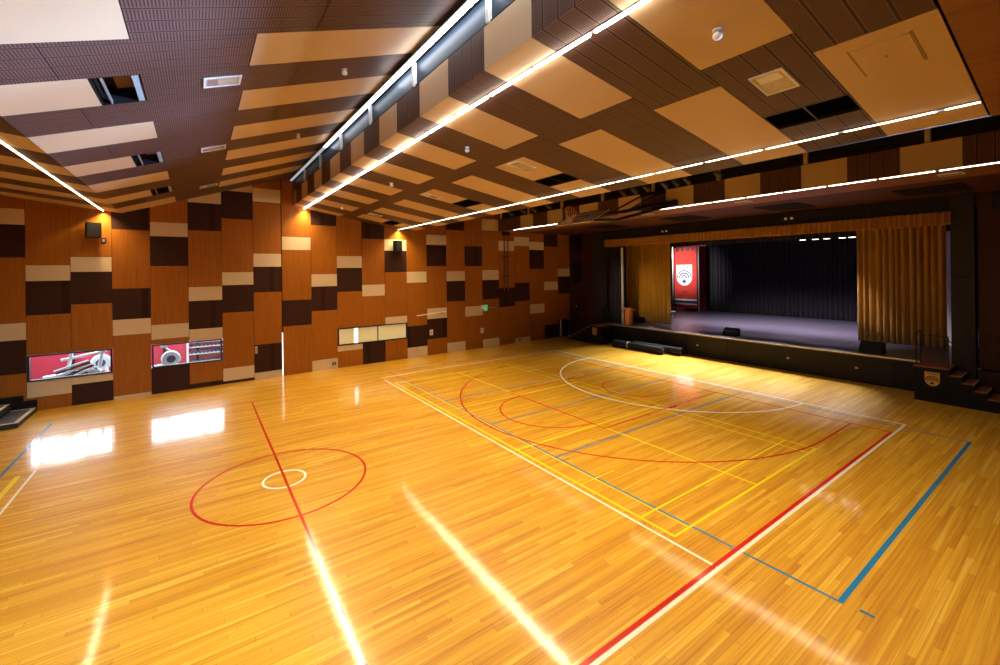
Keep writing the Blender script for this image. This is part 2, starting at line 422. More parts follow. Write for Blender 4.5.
COLS = [
 colseq(T, (7.10, G), (6.54, D), (5.41, T), (3.13, G), (2.53, D), (1.37, T)),
 colseq(T, (5.14, G), (4.57, D), (3.38, T), (1.96, N), (1.04, G), (0.47, T)),
 colseq(T, (5.44, G), (4.88, D), (3.70, T), (1.96, N), (1.04, G), (0.76, D)),
 colseq(D, (6.51, T), (4.22, D), (3.04, G), (2.43, T), (0.12, G)),
 colseq(T, (6.85, G), (6.28, D), (5.10, T), (2.75, G), (2.16, T), (1.96, N), (1.04, D)),
 colseq(G, (7.73, D), (6.58, T), (4.22, G), (3.63, D), (2.46, G), (1.96, N), (1.04, T), (0.2, D)),
 colseq(G, (8.34, D), (7.14, T), (4.82, G), (4.25, D), (3.07, T), (0.67, G), (0.12, D)),
 colseq(T, (8.57, G), (7.96, T), (5.64, G), (5.04, D), (3.90, T), (1.55, D), (0.31, G)),
 colseq(T, (6.44, G), (5.82, T), (3.47, D), (2.28, T)),
 colseq(D, (7.04, T), (4.68, G), (4.07, D), (2.90, T), (0.52, G)),
 colseq(T, (5.57, G), (4.96, D), (3.78, T), (1.96, N), (1.10, G), (0.81, T)),
 colseq(D, (6.47, T), (4.09, G), (3.49, T), (1.96, N), (1.10, D)),
 colseq(T, (6.48, G), (5.87, D), (4.73, T), (2.34, G), (1.96, N), (1.10, T)),
 colseq(T, (4.74, G), (4.12, T), (1.74, D), (0.56, G)),
 colseq(T, (6.82, G), (6.24, D), (5.04, T), (2.64, G), (2.04, D), (0.90, T)),
 colseq(D, (7.16, T), (4.74, G), (4.15, D), (2.97, T), (0.56, G)),
 colseq(T, (6.22, D), (5.03, T), (2.60, G), (2.00, T)),
 colseq(T, (7.96, G), (7.21, T), (4.78, G), (4.15, D), (2.97, T), (0.50, G)),
 colseq(T, (6.63, G), (5.98, T), (3.61, D), (2.42, T)),
 colseq(T, (6.93, G), (6.33, T), (3.90, D), (2.71, T), (0.31, G)),
 colseq(T, (6.64, G), (6.09, D), (4.83, T), (2.44, G), (1.81, T)),
 colseq(D, (6.36, T), (3.93, G), (3.34, T), (0.94, D)),
 colseq(T, (4.82, G), (4.25, D), (3.04, T), (1.19, D)),
]
NAME = {T: 'timber_sheet', D: 'chocolate_sheet', G: 'beige_sheet'}
def sheet(a, b, z0, z1, m):
    g = 0.006
    if b - a < 0.03 or z1 - z0 < 0.02: return
    MB().box(a + g, b - g, 0.0, 0.04, z0 + g, z1 - g).build(NAME[m], M[m], wall_back)
for i, seq in enumerate(COLS):
    a, b = S[i], S[i + 1]
    for z1, z0, m in seq:
        if m is None: continue
        if i == 8: sheet(a + 0.03, b, z0, z1, m)
        elif i == 13 and m == G and z0 == 0: sheet(a, (a + b) / 2, z0, z1, m); sheet((a + b) / 2, b, z0, z1, m)
        else: sheet(a, b, z0, z1, m)
# sheets left of the frame's edge
for a, b in ((-9.4, -8.5), (-8.5, -7.3), (-7.3, -6.1)):
    for z1, z0, m in colseq(T, (6.2, G), (5.6, D), (4.4, T), (2.0, G), (1.4, T)): sheet(a, b, z0, z1, m)

def wall_window(nm, a, b, z0, z1, splits, pane, label):
    w = MB(WM); d = 0.05
    w.box(a, b, -0.03, 0.18, z1 - d, z1); w.box(a, b, -0.03, 0.18, z0, z0 + d)
    w.box(a, a + d, -0.03, 0.18, z0 + d, z1 - d); w.box(b - d, b, -0.03, 0.18, z0 + d, z1 - d)
    for sp in splits: w.box(sp - 0.02, sp + 0.02, 0.03, 0.10, z0 + d, z1 - d)
    o = w.build(nm, M['charcoal']); struct(o, label)
    return o
def glassmat():
    m = bpy.data.materials.new('clear_pane'); m.use_nodes = True; nt = m.node_tree; nt.nodes.clear()
    out = nt.nodes.new('ShaderNodeOutputMaterial'); mix = nt.nodes.new('ShaderNodeMixShader')
    t = nt.nodes.new('ShaderNodeBsdfTransparent'); g = nt.nodes.new('ShaderNodeBsdfGlossy'); g.inputs['Roughness'].default_value = 0.02
    mix.inputs[0].default_value = 0.06
    nt.links.new(t.outputs[0], mix.inputs[1]); nt.links.new(g.outputs[0], mix.inputs[2]); nt.links.new(mix.outputs[0], out.inputs[0])
    return m
M['clear'] = glassmat()
w1 = wall_window('window_1', -4.88, -2.66, 1.04, 1.96, [], None, 'low internal window onto a red gym, the one nearest the black steps')
MB(WM).box(-4.83, -2.71, 0.08, 0.086, 1.09, 1.91).build('pane', M['clear'], w1)
w2 = wall_window('window_2', -1.48, 0.86, 1.04, 1.96, [], None, 'low internal window onto a red gym, the one with the pale rower in its corner')
MB(WM).box(-1.43, 0.81, 0.08, 0.086, 1.09, 1.91).build('pane', M['clear'], w2)
w3 = wall_window('window_3', 5.70, 9.38, 1.10, 1.96, [7.75], None, 'low frosted cream window glowing in the timber wall')
for a, b in ((5.75, 7.73), (7.77, 9.33)): MB(WM).box(a, b, 0.06, 0.075, 1.15, 1.91).build('frosted_pane', M['frost'], w3)
MB(WM).box(6.52, 6.70, 0.045, 0.058, 1.15, 1.91).build('highlight_strip', M['slit'], w3)  # glowing strip for the bright upright highlight on the pane
w4 = MB(WM).box(3.165, 3.18, 0.0, 0.2, 0.02, 2.22).box(3.24, 3.255, 0.0, 0.2, 0.02, 2.22).box(3.165, 3.255, 0.0, 0.2, 2.22, 2.24).build('door_gap', M['charcoal'])
struct(w4, 'narrow upright door gap with its daylight shown as a glowing pane')  # gap at a door edge; glowing pane stands in for the daylight
MB(WM).box(3.18, 3.24, 0.06, 0.07, 0.02, 2.22).build('pane', M['slit'], w4)

# the gym behind the two red windows
gy = MB().box(-6.6, 3.0, 25.05, 25.2, -0.1, 1.78).build('wall_gym', M['redwall']); struct(gy, 'crimson wall of the gym behind the low windows')
gf = MB().box(-6.6, 3.0, 22.18, 25.05, 0.0, 0.33).build('floor_gym', plain('gym_grey_floor', (0.20, 0.2, 0.22), 0.5)); struct(gf)
g2 = MB().box(-6.75, -6.6, 22.18, 25.2, -0.1, 3.4).box(3.0, 3.1, 22.3, 25.2, -0.1, 3.4).box(-6.75, 3.1, 22.3, 25.2, 3.4, 3.5).build('wall_gym_side', M['white']); struct(g2)
gw = MB()
for k in range(8):
    x = -6.6 + 9.6 * k / 7; gw.box(x - 0.04, x + 0.04, 25.08, 25.18, 1.78, 3.4)
gw.box(-6.6, 3.0, 25.08, 25.18, 1.78, 1.84); gw.box(-6.6, 3.0, 25.08, 25.18, 3.3, 3.4); gw.box(-6.6, 3.0, 25.08, 25.18, 2.62, 2.66)
gw = gw.build('window_5', M['greymetal']); struct(gw, 'bright daylight windows along the gym')
MB().box(-6.58, 2.98, 25.13, 25.14, 1.84, 3.3).build('pane', M['day'], gw)
for xx in (-5.6, -4.25, -2.75, -1.25, 0.0): 
    o = MB().box(xx - 0.05, xx + 0.05, 24.98, 25.05, 0.33, 1.78).build('trim_1', M['charcoal']); struct(o)

def rowing_machine(x, y, rz, label):
    T_ = Matrix.Translation((x, y, 0.33)) @ Matrix.Rotation(rz, 4, 'Z')
    r = empty('rowing_machine', (x, y, 0.33), label, 'rowing machine', 'rowers in the gym')
    o = (x, y, -0.02)
    m = MB(T_); m.lathe([(0.02, -0.09), (0.30, -0.09), (0.34, -0.05), (0.34, 0.05), (0.30, 0.09), (0.02, 0.09)], (0, 0, 0.78), (0, 1, 0), 28); m.build('flywheel_housing', M['gymgrey'], r)
    m = MB(T_); m.lathe([(0.02, 0.10), (0.15, 0.10), (0.16, 0.12), (0.02, 0.12)], (0, 0, 0.78), (0, -1, 0), 20); m.build('fan_grille', M['navy'], r)
    m = MB(T_); m.tube([(0.1, 0, 0.60), (-0.5, 0, 0.52), (-1.7, 0, 0.40)], 0.06, 8); m.build('rail', M['gymgrey'], r)
    m = MB(T_); m.bbox(-1.05, -0.75, -0.16, 0.16, 0.52, 0.60, 0.02); m.build('seat', M['black'], r)
    for sx in (-0.18, 0.18): MB(T_).tube([(0.15, sx * 0.4, 0.62), (0.22, sx, 0.02)], 0.05, 8).build('leg', M['gymgrey'], r)
    MB(T_).tube([(-1.65, 0, 0.42), (-1.68, 0.0, 0.02)], 0.045, 8).build('leg', M['gymgrey'], r)
    m = MB(T_); m.tube([(0.05, 0, 1.05), (-0.25, 0, 1.34)], 0.035, 8); m.bbox(-0.34, -0.14, -0.13, 0.13, 1.3, 1.46, 0.015); m.build('monitor', M['gymgrey'], r)
    return r
rowing_machine(-3.30, 24.35, 0.0, 'pale rowing machine beside the fanned lever machine, behind the first gym window')
rowing_machine(-0.95, 23.5, 0.12, 'pale rowing machine beside the dumbbell rack, behind the second gym window')
# cable rack with levers behind the first window
rk = empty('lever_machine', (-3.75, 23.3, 0.33), 'pale weight machine with fanned steel levers behind the first gym window', 'gym machine')
fr = MB()
for a in (-4.25, -3.35): fr.tube([(a, 23.3, 0.331), (a + 0.25, 23.3, 1.75)], 0.06, 8)
fr.tube([(-4.3, 23.3, 1.5), (-3.0, 23.3, 1.72)], 0.055, 8); fr.build('frame', M['gymgrey'], rk)
for k in range(6): MB().tube([(-3.5 + 0.05 * k, 23.15, 1.42 - 0.07 * k), (-4.45 + 0.05 * k, 23.05 - 0.02 * k, 1.13 - 0.09 * k)], 0.038, 8).build('lever', M['gymgrey' if k % 2 == 0 else 'blackmetal'], rk)
MB().bbox(-3.55, -3.15, 23.05, 23.35, 0.65, 1.05, 0.04).build('weight_stack', M['gymgrey'], rk)
# wall rack behind the second window
rk = empty('dumbbell_rack', (0.35, 24.75, 0.33), 'white framed rack of dark dumbbells behind the second gym window', 'rack')
m = MB()
for a in (-0.38, 1.22, 1.52): m.box(a - 0.04, a + 0.04, 24.6, 24.95, 0.331, 1.62)
m.box(-0.42, 1.56, 24.6, 24.95, 1.56, 1.64); m.build('frame', M['white'], rk)
for z in (0.55, 1.0, 1.32):
    sh = MB().box(-0.34, 1.18, 24.65, 24.92, z, z + 0.04).build('shelf', M['white'], rk)
    for k in range(9):
        MB().tube([(-0.22 + k * 0.155, 24.66, z + 0.11), (-0.22 + k * 0.155, 24.70, z + 0.11), (-0.22 + k * 0.155, 24.70, z + 0.11), (-0.22 + k * 0.155, 24.86, z + 0.11)], [0.065, 0.065, 0.02, 0.065], 10).build('dumbbell', M['navy'], sh)

# ------------------------------------------------------------------ ceiling
XR, XV, ZV = 3.735, -2.35, 7.12                # ridge, valley
def zl(x): return ZV + 0.352 * (x - XV)       # left pitch, climbing to the ridge
def zf(x): return ZV - 0.132 * (x - XV)       # far-left pitch
def zr(x): return 7.86 - 0.168 * (x - 3.92)   # right pitch, dropping from the ridge fascia
XE = 9.52; ZE = zr(XE)
X2, Z2 = 15.7, 8.72
def zq(x): return ZE + 0.04 + (Z2 - ZE - 0.04) * (x - XE) / (X2 - XE)
YN = 1.05
roof = MB()
def roofslab(z, x0, x1, off=0.40):
    roof.hexa([(x0, -1.6, z(x0) + off), (x1, -1.6, z(x1) + off), (x1, 23.0, z(x1) + off), (x0, 23.0, z(x0) + off),
               (x0, -1.6, z(x0) + off + .1), (x1, -1.6, z(x1) + off + .1), (x1, 23.0, z(x1) + off + .1), (x0, 23.0, z(x0) + off + .1)])
roofslab(zl, XV, XR + 0.1); roofslab(zf, -9.3, XV); roofslab(zr, XR + 0.13, XE); roofslab(zq, XE, X2 + 0.1, 0.3)
roof.box(X2, 22.4, -1.6, 23.0, 8.9, 9.0)
ceiling = roof.build('ceiling', M['void']); struct(ceiling, 'saw-tooth hall ceiling of beige boards and brown slotted timber')
def cpan(z, x0, x1, y0, y1, key, t=0.028, gap=0.005, name=None):
    if x1 - x0 < 0.02 or y1 - y0 < 0.02: return
    a, b, c, d = x0 + gap, x1 - gap, y0 + gap, y1 - gap
    return MB().hexa([(a, c, z(a)), (b, c, z(b)), (b, d, z(b)), (a, d, z(a)), (a, c, z(a) + t), (b, c, z(b) + t), (b, d, z(b) + t), (a, d, z(a) + t)]).build(
        name or {'beige_ceiling': 'beige_board', 'slat': 'slotted_board', 'timber_soffit': 'timber_board'}[key], M[key], ceiling)
YL = [-1.5, -0.15, 1.05, 2.25, 3.45, 4.7, 5.93, 7.1, 8.28, 9.47, 10.68, 11.9, 13.15, 14.35, 15.6, 16.85, 18.1, 19.3, 20.55, 22.4]
YR = [1.05, 2.18, 3.35, 4.51, 5.68, 6.87, 8.09, 9.30, 10.45, 11.65, 12.84, 14.04, 15.25, 16.45, 17.66, 18.87, 20.08, 21.30, 22.6]
# left pitch: odd strips have the board at the ridge side, even ones at the valley side
recess = []
for k in range(len(YL) - 1):
    y0, y1 = YL[k], YL[k + 1]
    if k % 2 == 1:      # board on the ridge side
        cpan(zl, XV, -1.5, y0, y1, 'slat'); cpan(zl, -1.5, 0.75, y0, y1, 'slat'); cpan(zl, 0.75, XR, y0, y1, 'beige_ceiling')
    else:
        if k in (8, 12, 16):
            cpan(zl, XV, -1.23, y0, y1, 'beige_ceiling'); recess.append((y0, y1))
        else: cpan(zl, XV, -0.66, y0, y1, 'beige_ceiling')
        cpan(zl, -0.66, 1.55, y0, y1, 'slat'); cpan(zl, 1.55, XR, y0, y1, 'slat')
# far-left pitch keeps the same strips
for k in range(len(YL) - 1):
    y0, y1 = YL[k], YL[k + 1]
    if k % 2 == 0: cpan(zf, -5.4, XV, y0, y1, 'beige_ceiling'); cpan(zf, -9.2, -5.4, y0, y1, 'slat')
    else: cpan(zf, -5.4, XV, y0, y1, 'slat'); cpan(zf, -9.2, -5.4, y0, y1, 'beige_ceiling')
# right pitch
XF0, XF1, XG0 = XR, 5.85, 6.40
vent_cells = []
for k in range(len(YR) - 1):
    y0, y1 = YR[k], YR[k + 1]
    odd = k % 2 == 1
    if odd:
        cpan(zr, XF0, XF1, y0, y1, 'beige_ceiling'); 
        if k == 1:
            cpan(zr, XF1, 7.70, y0, y1, 'slat'); cpan(zr, 8.30, XE, y0, y1, 'slat'); vent_cells.append((y0, y1))
        else: cpan(zr, XF1, 8.60, y0, y1, 'slat'); cpan(zr, 8.60, XE, y0, y1, 'slat')
    else:
        cpan(zr, XF0, XG0, y0, y1, 'slat')
        if k in (6, 10, 16):
            cpan(zr, XG0, 7.70, y0, y1, 'beige_ceiling'); cpan(zr, 8.30, XE, y0, y1, 'beige_ceiling'); vent_cells.append((y0, y1))
        else: cpan(zr, XG0, XE, y0, y1, 'beige_ceiling')
# near-end timber soffit over the gallery
cpan(lambda x: zr(x) - 0.015, XR, XE, -1.5, YN - 0.02, 'timber_soffit', 0.03)
# second tooth, mostly hidden
for k in range(len(YR) - 1): cpan(zq, XE, X2, YR[k], YR[k + 1], 'slat')
cpan(zq, XE, X2, -1.5, YN, 'timber_soffit')
# edge beam at the lower end of the right pitch
MB().hexa([(XE, -1.5, ZE + 0.004), (XE + 0.03, -1.5, ZE + 0.004), (XE + 0.03, 22.6, ZE + 0.004), (XE, 22.6, ZE + 0.004), (XE, -1.5, ZE + 0.12), (XE + 0.03, -1.5, ZE + 0.12), (XE + 0.03, 22.6, ZE + 0.12), (XE, 22.6, ZE + 0.12)]).build('edge_trim', M['void'], ceiling)

# open recesses in the left pitch
for i, (y0, y1) in enumerate(recess):
    x0, x1 = -1.23, -0.66
    xm = (x0 + x1) / 2; zm = zl(xm)
    lab = ['dark open air recess beside the bluish white board, the largest one', 'dark open air recess in the pitched ceiling, the second from the camera', 'dark open air recess in the pitched ceiling nearest the far wall'][i]
    e = empty('ceiling_vent', (xm, (y0 + y1) / 2, zm), lab, 'vent', 'open air recesses in the left ceiling')
    g = MB()
    def sl(xa, xb, ya, yb, h0, h1, mb): mb.hexa([(xa, ya, zl(xa) + h0), (xb, ya, zl(xb) + h0), (xb, yb, zl(xb) + h0), (xa, yb, zl(xa) + h0), (xa, ya, zl(xa) + h1), (xb, ya, zl(xb) + h1), (xb, yb, zl(xb) + h1), (xa, yb, zl(xa) + h1)])
    sl(x0, x1, y0, y1, 0.30, 0.32, g); sl(x0, x0 + .015, y0, y1, 0.0, 0.3, g); sl(x1 - .015, x1, y0, y1, 0.0, 0.3, g); sl(x0, x1, y0, y0 + .015, 0.0, 0.3, g); sl(x0, x1, y1 - .015, y1, 0.0, 0.3, g)
    g.build('duct_box', M['black'], e)
    g = MB(); sl(x0 + 0.12, x0 + 0.135, y0 + .02, y1 - .02, 0.0, 0.06, g); g.build('divider', M['alu'], e)
    g = MB(); sl(x1 - 0.10, x1 - 0.02, y0 + .02, y1 - .02, 0.005, 0.02, g); g.build('mesh_strip', plain('pale_grille_mesh', (0.30, 0.42, 0.46), 0.5, noise=0.6, nscale=40), e)
    g = MB(); sl(x0 + .2, x1 - .12, y0 + .5, y1 - .1, 0.22, 0.26, g); g.build('damper', plain('brown_damper', (0.10, 0.05, 0.02), 0.5), e)

# dark grilles in the right pitch
vent_cells.sort()
names = ['dark air grille in the brown slotted strip next to the access hatch', 'dark air grille in a beige strip, second along the ceiling from the camera', 'dark air grille in a beige strip in the middle of the ceiling', 'small dark air grille in the beige strip closest to the far wall']
for i, (y0, y1) in enumerate(vent_cells):
    x0, x1 = 7.70, 8.30; xm = 8.0
    e = empty('air_grille', (xm, (y0 + y1) / 2, zr(xm)), names[i], 'vent', 'air grilles in the right ceiling')
    def sr(xa, xb, ya, yb, h0, h1, mb): mb.hexa([(xa, ya, zr(xa) + h0), (xb, ya, zr(xb) + h0), (xb, yb, zr(xb) + h0), (xa, yb, zr(xa) + h0), (xa, ya, zr(xa) + h1), (xb, ya, zr(xb) + h1), (xb, yb, zr(xb) + h1), (xa, yb, zr(xa) + h1)])
    g = MB(); t = .02
    sr(x0, x0 + t, y0, y1, -.004, .1, g); sr(x1 - t, x1, y0, y1, -.004, .1, g); sr(x0, x1, y0, y0 + t, -.004, .1, g); sr(x0, x1, y1 - t, y1, -.004, .1, g); sr(x0, x1, y0, y1, .1, .12, g)
    sr(x0, x1, (y0 + y1) / 2 - .012, (y0 + y1) / 2 + .012, 0.0, .03, g); g.build('frame', M['blackmetal'], e)
    g = MB()
    for k in range(7):
        x = x0 + 0.05 + k * 0.075; g.hexa([(x, y0 + t, zr(x) + .01), (x + .05, y0 + t, zr(x) + .05), (x + .05, y1 - t, zr(x) + .05), (x, y1 - t, zr(x) + .01), (x, y0 + t, zr(x) + .018), (x + .05, y0 + t, zr(x) + .058), (x + .05, y1 - t, zr(x) + .058), (x, y1 - t, zr(x) + .018)])
    g.build('louvre', M['black'], e)

# access hatch in the near beige board
e = empty('access_hatch', (7.0, 1.6, zr(7.0)), 'flush beige access hatch in the ceiling board at the near end', 'hatch')
sr(6.66, 7.34, 1.33, 1.88, -0.012, -0.001, g := MB()); g.build('hatch_panel', M['beige_ceiling'], e)
g = MB(); M['tanedge'] = plain('tan_edge_strip', (0.30, 0.21, 0.12), 0.5)
sr(6.64, 7.36, 1.305, 1.325, -0.010, -0.002, g); g.build('hinge_strip', M['tanedge'], e)
g = MB(); sr(6.64, 7.36, 1.885, 1.905, -0.010, -0.002, g); g.build('hinge_strip', M['tanedge'], e)
MB().tube([(6.98, 1.6, zr(6.98) - 0.012), (6.98, 1.6, zr(6.98) - 0.035)], 0.015, 8).build('latch', M['greymetal'], e)

# clerestory at the ridge
FB = zr(XR) ; FT = 8.57; RT = zl(XR)
fas = MB().box(XR + 0.03, XR + 0.10, -1.5, 22.3, FB + 0.01, FT + 0.02).build('trim_2', M['void']); struct(fas, 'fascia below the ridge window')
for k in range(len(YR) - 1):
    y0, y1 = YR[k], YR[k + 1]
    key = 'beige_ceiling' if k % 2 == 1 else 'slat_wall'
    MB().box(XR, XR + 0.028, y0 + .004, y1 - .004, FB + .004, FT).build('beige_board' if k % 2 else 'slotted_board', M[key], fas)
MB().box(XR, XR + 0.028, -1.5, YN, FB, FT).build('timber_board', M['timber_soffit'], fas)
win = MB().box(XR + 0.0, XR + 0.06, -1.5, 22.2, FT, FT + 0.03)
win6 = win.build('window_6', M['black']); struct(win6, 'long dark ridge window')
MB().box(XR + 0.04, XR + 0.05, -1.5, 22.2, FT + 0.03, RT - 0.02).build('pane', M['glass_dark'], win6)
MB().box(XR - 0.05, XR + 0.04, -1.5, 22.2, 9.06, 9.14).build('head_rail', M['charcoal'], win6)
for k in range(9):
    y = 22.15 - 2.77 * k
    MB().box(XR - 0.045, XR + 0.03, y - 0.035, y + 0.035, FT + 0.0, 9.08).build('post', M['white'], win6)

# second clerestory above the stage side fascia
F2B, F2T = 7.21, 7.95
YF = [22.5, 21.3, 20.2, 19.03, 17.8, 16.6, 15.4, 14.17, 12.94, 11.72, 10.53, 9.32, 8.12, 6.92, 5.70, 4.52, 3.35, 2.18, 1.0, -0.2, -1.5]
fas2 = MB().box(X2 + 0.03, X2 + 0.10, -1.5, 22.5, F2B, F2T).build('trim_3', M['void']); struct(fas2, 'fascia of tan and brown boards along the stage side')
for k in range(len(YF) - 1):
    y1, y0 = YF[k], YF[k + 1]
    tan = k in (2, 4, 6, 8, 10, 12, 14, 16, 18)
    MB().box(X2, X2 + 0.028, y0 + .003, y1 - .003, F2B, F2T).build('tan_board' if tan else 'brown_board', M['beige_ceiling'] if tan else M['slat_wall'], fas2)
win7 = MB().box(X2 - 0.01, X2 + 0.06, -1.5, 22.5, F2T, F2T + 0.03).build('window_7', M['black']); struct(win7, 'dark window band over the stage side fascia')
MB().box(X2 + 0.04, X2 + 0.05, -1.5, 22.5, F2T + 0.03, Z2).build('pane', M['black'], win7)
for k in range(8):
    y = 22.15 - 2.765 * k
    MB().box(X2 - 0.06, X2 + 0.03, y - 0.055, y + 0.055, F2T + 0.01, Z2 - 0.02).build('post', M['beige_ceiling'], win7)
# soffit in front of the stage
sf = MB().box(X2 + 0.03, 17.75, -1.5, 22.6, F2B, F2B + 0.03).build('ceiling_soffit', M['timber_soffit']); struct(sf, 'lit timber soffit below the stage side fascia')
M['soffit_dark'] = wood('umber_soffit_timber', (0.040, 0.013, 0.006), (0.075, 0.026, 0.012), 0.5, (1.2, 20, 20), spec=0.2)
MB().box(17.75, 22.3, -1.5, 22.7, F2B + 0.01, F2B + 0.05).build('dark_soffit_board', M['soffit_dark'], sf)

# ------------------------------------------------------------------ linear lights
def linear_light(x, z, ya, yb, label, key='tube', skip=(), drop=0.014):
    e = empty('linear_light', (x, (ya + yb) / 2, z), label, 'light', 'long warm strip lights')
    MB().box(x - 0.025, x + 0.025, ya, yb, z - 0.004, z + 0.004).build('housing', M['alu'], e)
    y = 1.45 - 1.2 * 2
    while y < yb:
        a, b = max(y + 0.045, ya), min(y + 1.155, yb)
        if b - a > 0.05 and not any(s0 <= (a + b) / 2 <= s1 for s0, s1 in skip):
            MB().box(x - 0.019, x + 0.019, a, b, z - drop, z - 0.004).build('light_tube', M[key], e)
        y += 1.2
    return e
xl0 = -2.85; linear_light(xl0, zf(xl0) - 0.012, -1.0, 21.86, 'strip light beyond the ceiling valley, ending over the left wall speaker')
xl1 = 4.20; linear_light(xl1, zr(xl1) - 0.012, 1.06, 22.06, 'strip light right under the ridge fascia', 'tubehot', drop=0.030)
xl2 = 8.92; linear_light(xl2, zr(xl2) - 0.012, 1.06, 22.18, 'strip light along the lower edge of the ceiling, ending over the right wall speaker')
linear_light(15.82, F2B - 0.006, 0.2, 21.0, 'strip light under the tan and brown fascia facing the stage', 'tubedim', skip=((11.2, 14.9),), drop=0.02)
e = empty('ridge_light', (XR - 0.07, 10, 9.02), 'cool white strip light along the ridge window head', 'light')
MB().box(XR - 0.14, XR - 0.055, -1.0, 22.0, 9.06, 9.09).build('housing', M['white'], e)
MB().box(XR - 0.14, XR - 0.06, -1.0, 9.5, 9.02, 9.06).build('light_tube', M['tubecool'], e)
MB().box(XR - 0.14, XR - 0.06, 9.52, 15.5, 9.02, 9.06).build('light_tube', M['tubecool2'], e)
MB().box(XR - 0.14, XR - 0.06, 15.52, 22.0, 9.02, 9.06).build('light_tube', M['tubecool3'], e)

# recessed square lamps
def downlight(z, x0, x1, y0, y1, label, grp='square recessed lamps in the ceiling'):
    xm, ym = (x0 + x1) / 2, (y0 + y1) / 2
    e = empty('recessed_lamp', (xm, ym, z(xm)), label, 'ceiling lamp', grp)
    def s_(xa, xb, ya, yb, h0, h1, mb): mb.hexa([(xa, ya, z(xa) + h0), (xb, ya, z(xb) + h0), (xb, yb, z(xb) + h0), (xa, yb, z(xa) + h0), (xa, ya, z(xa) + h1), (xb, ya, z(xb) + h1), (xb, yb, z(xb) + h1), (xa, yb, z(xa) + h1)])
    t = 0.035; g = MB()
    s_(x0, x0 + t, y0, y1, -.018, 0, g); s_(x1 - t, x1, y0, y1, -.018, 0, g); s_(x0 + t, x1 - t, y0, y0 + t, -.018, 0, g); s_(x0 + t, x1 - t, y1 - t, y1, -.018, 0, g)
    g.build('frame', M['whiteplastic'], e)
    g = MB(); s_(x0 + t, x1 - t, y0 + t, y1 - t, -.010, -.002, g); g.build('lens', M['lens'], e)
    g = MB(); s_(x0 + t + .03, xm - .06, y0 + t + .04, y1 - t - .04, -.014, -.010, g); g.build('reflector', M['alu'], e)
for y, lab in ((2.77, 'square recessed lamp between the access hatch and the near beige boards'), (8.6, 'square recessed lamp in a beige board, second from the camera on the right pitch'),
               (13.75, 'square recessed lamp in a beige board, third from the camera on the right pitch'), (19.6, 'square recessed lamp on the right pitch closest to the far wall')):
    downlight(zr, 6.46, 7.05, y - 0.22, y + 0.22, lab)
for y, lab in ((3.6, 'square recessed lamp on the left pitch above the gallery'), (8.87, 'square recessed lamp on the left pitch, nearest one in the brown strip'), (13.75, 'square recessed lamp on the left pitch, middle one of the brown strip'), (19.7, 'square recessed lamp on the left pitch closest to the far wall')):
    downlight(zl, 0.13, 0.68, y - 0.22, y + 0.22, lab)
for y, lab in ((12.2, 'flush soffit lamp near the basketball hoop arms'), (8.0, 'flush soffit lamp over the middle of the stage'), (2.55, 'flush soffit lamp over the right stage pillar')):
    downlight(lambda x: F2B, 16.6, 17.0, y - 0.24, y + 0.24, lab, 'flush soffit lamps')

# smoke detectors
def detector(z, x, y, label):
    e = empty('smoke_detector', (x, y, z(x)), label, 'smoke detector', 'white ceiling detectors')
    MB().lathe([(0.055, 0), (0.055, -0.02), (0.03, -0.03), (0.025, -0.05)], (x, y, z(x)), (0, 0, 1), 16).build('base', M['whiteplastic'], e)
    MB().lathe([(0.03, -0.05), (0.052, -0.06), (0.056, -0.09), (0.04, -0.115), (0.01, -0.122)], (x, y, z(x)), (0, 0, 1), 16).build('dome', M['white'], e, smooth=True)
for z, x, y, l in ((zr, 5.21, 2.76, 'white ceiling detector on the large near beige board'), (zr, 5.21, 8.7, 'white ceiling detector on a brown strip below the ridge strip light, second from the camera'),
                   (zr, 5.23, 13.54, 'white ceiling detector right of the ridge fascia, third from the camera'), (zr, 5.27, 19.6, 'white ceiling detector right of the ridge fascia closest to the far wall'),
                   (zl, 2.46, 8.83, 'white ceiling detector left of the ridge, nearest the camera'), (zl, 2.47, 13.73, 'white ceiling detector left of the ridge, second from the camera'), (zl, 2.46, 19.69, 'white ceiling detector left of the ridge closest to the far wall')):
    detector(z, x, y, l)

# ------------------------------------------------------------------ other walls
o = MB().box(-9.35, -9.2, -1.6, 23, 0, 8.6).build('wall_left', M['timber']); struct(o)
o = MB().box(-9.3, 23, -1.75, -1.6, 0, 10).build('wall_front', M['timber_dark']); struct(o)
# stage wall: header, pillars, dark timber returns
XS = 22.0
wr = MB().box(XS + 0.02, XS + 0.3, -1.6, 2.72, 0, 7.25).box(XS + 0.02, XS + 0.3, 20.3, 23.0, 0, 7.25).box(XS + 0.02, XS + 0.3, 2.72, 20.3, 6.75, 7.25).build('wall_right', M['timber_dark']); struct(wr, 'dark timber wall around the stage opening')
def pil(y0, y1, zs, nm):
    for a, b in zip(zs[:-1], zs[1:]): MB().bbox(XS - 0.12, XS + 0.34, y0, y1, a + .004, b - .004, 0.006).build(nm, M['pillar'], wr)
pil(2.78, 3.36, [0.0, 2.15, 4.30, 6.20, 7.18], 'pillar_board')
pil(19.45, 20.25, [0.0, 2.15, 4.30, 6.20, 7.18], 'pillar_board')
for k in range(7):
    y0 = 3.36 + k * (19.45 - 3.36) / 7; y1 = 3.36 + (k + 1) * (19.45 - 3.36) / 7
    MB().bbox(XS - 0.12, XS + 0.2, y0 + .003, y1 - .003, 6.30, 7.18, 0.006).build('header_board', M['charcoal'], wr)
for a, b in ((-1.5, 0.0), (0.02, 1.36), (1.38, 2.66), (20.3, 21.4), (21.42, 22.6)):
    for z0, z1 in ((0, 2.35), (2.36, 4.75), (4.76, 7.15)): MB().box(XS - 0.02, XS + 0.015, a + .004, b - .004, z0 + .004, z1 - .004).build('dark_timber_sheet', M['timber_dark'], wr)
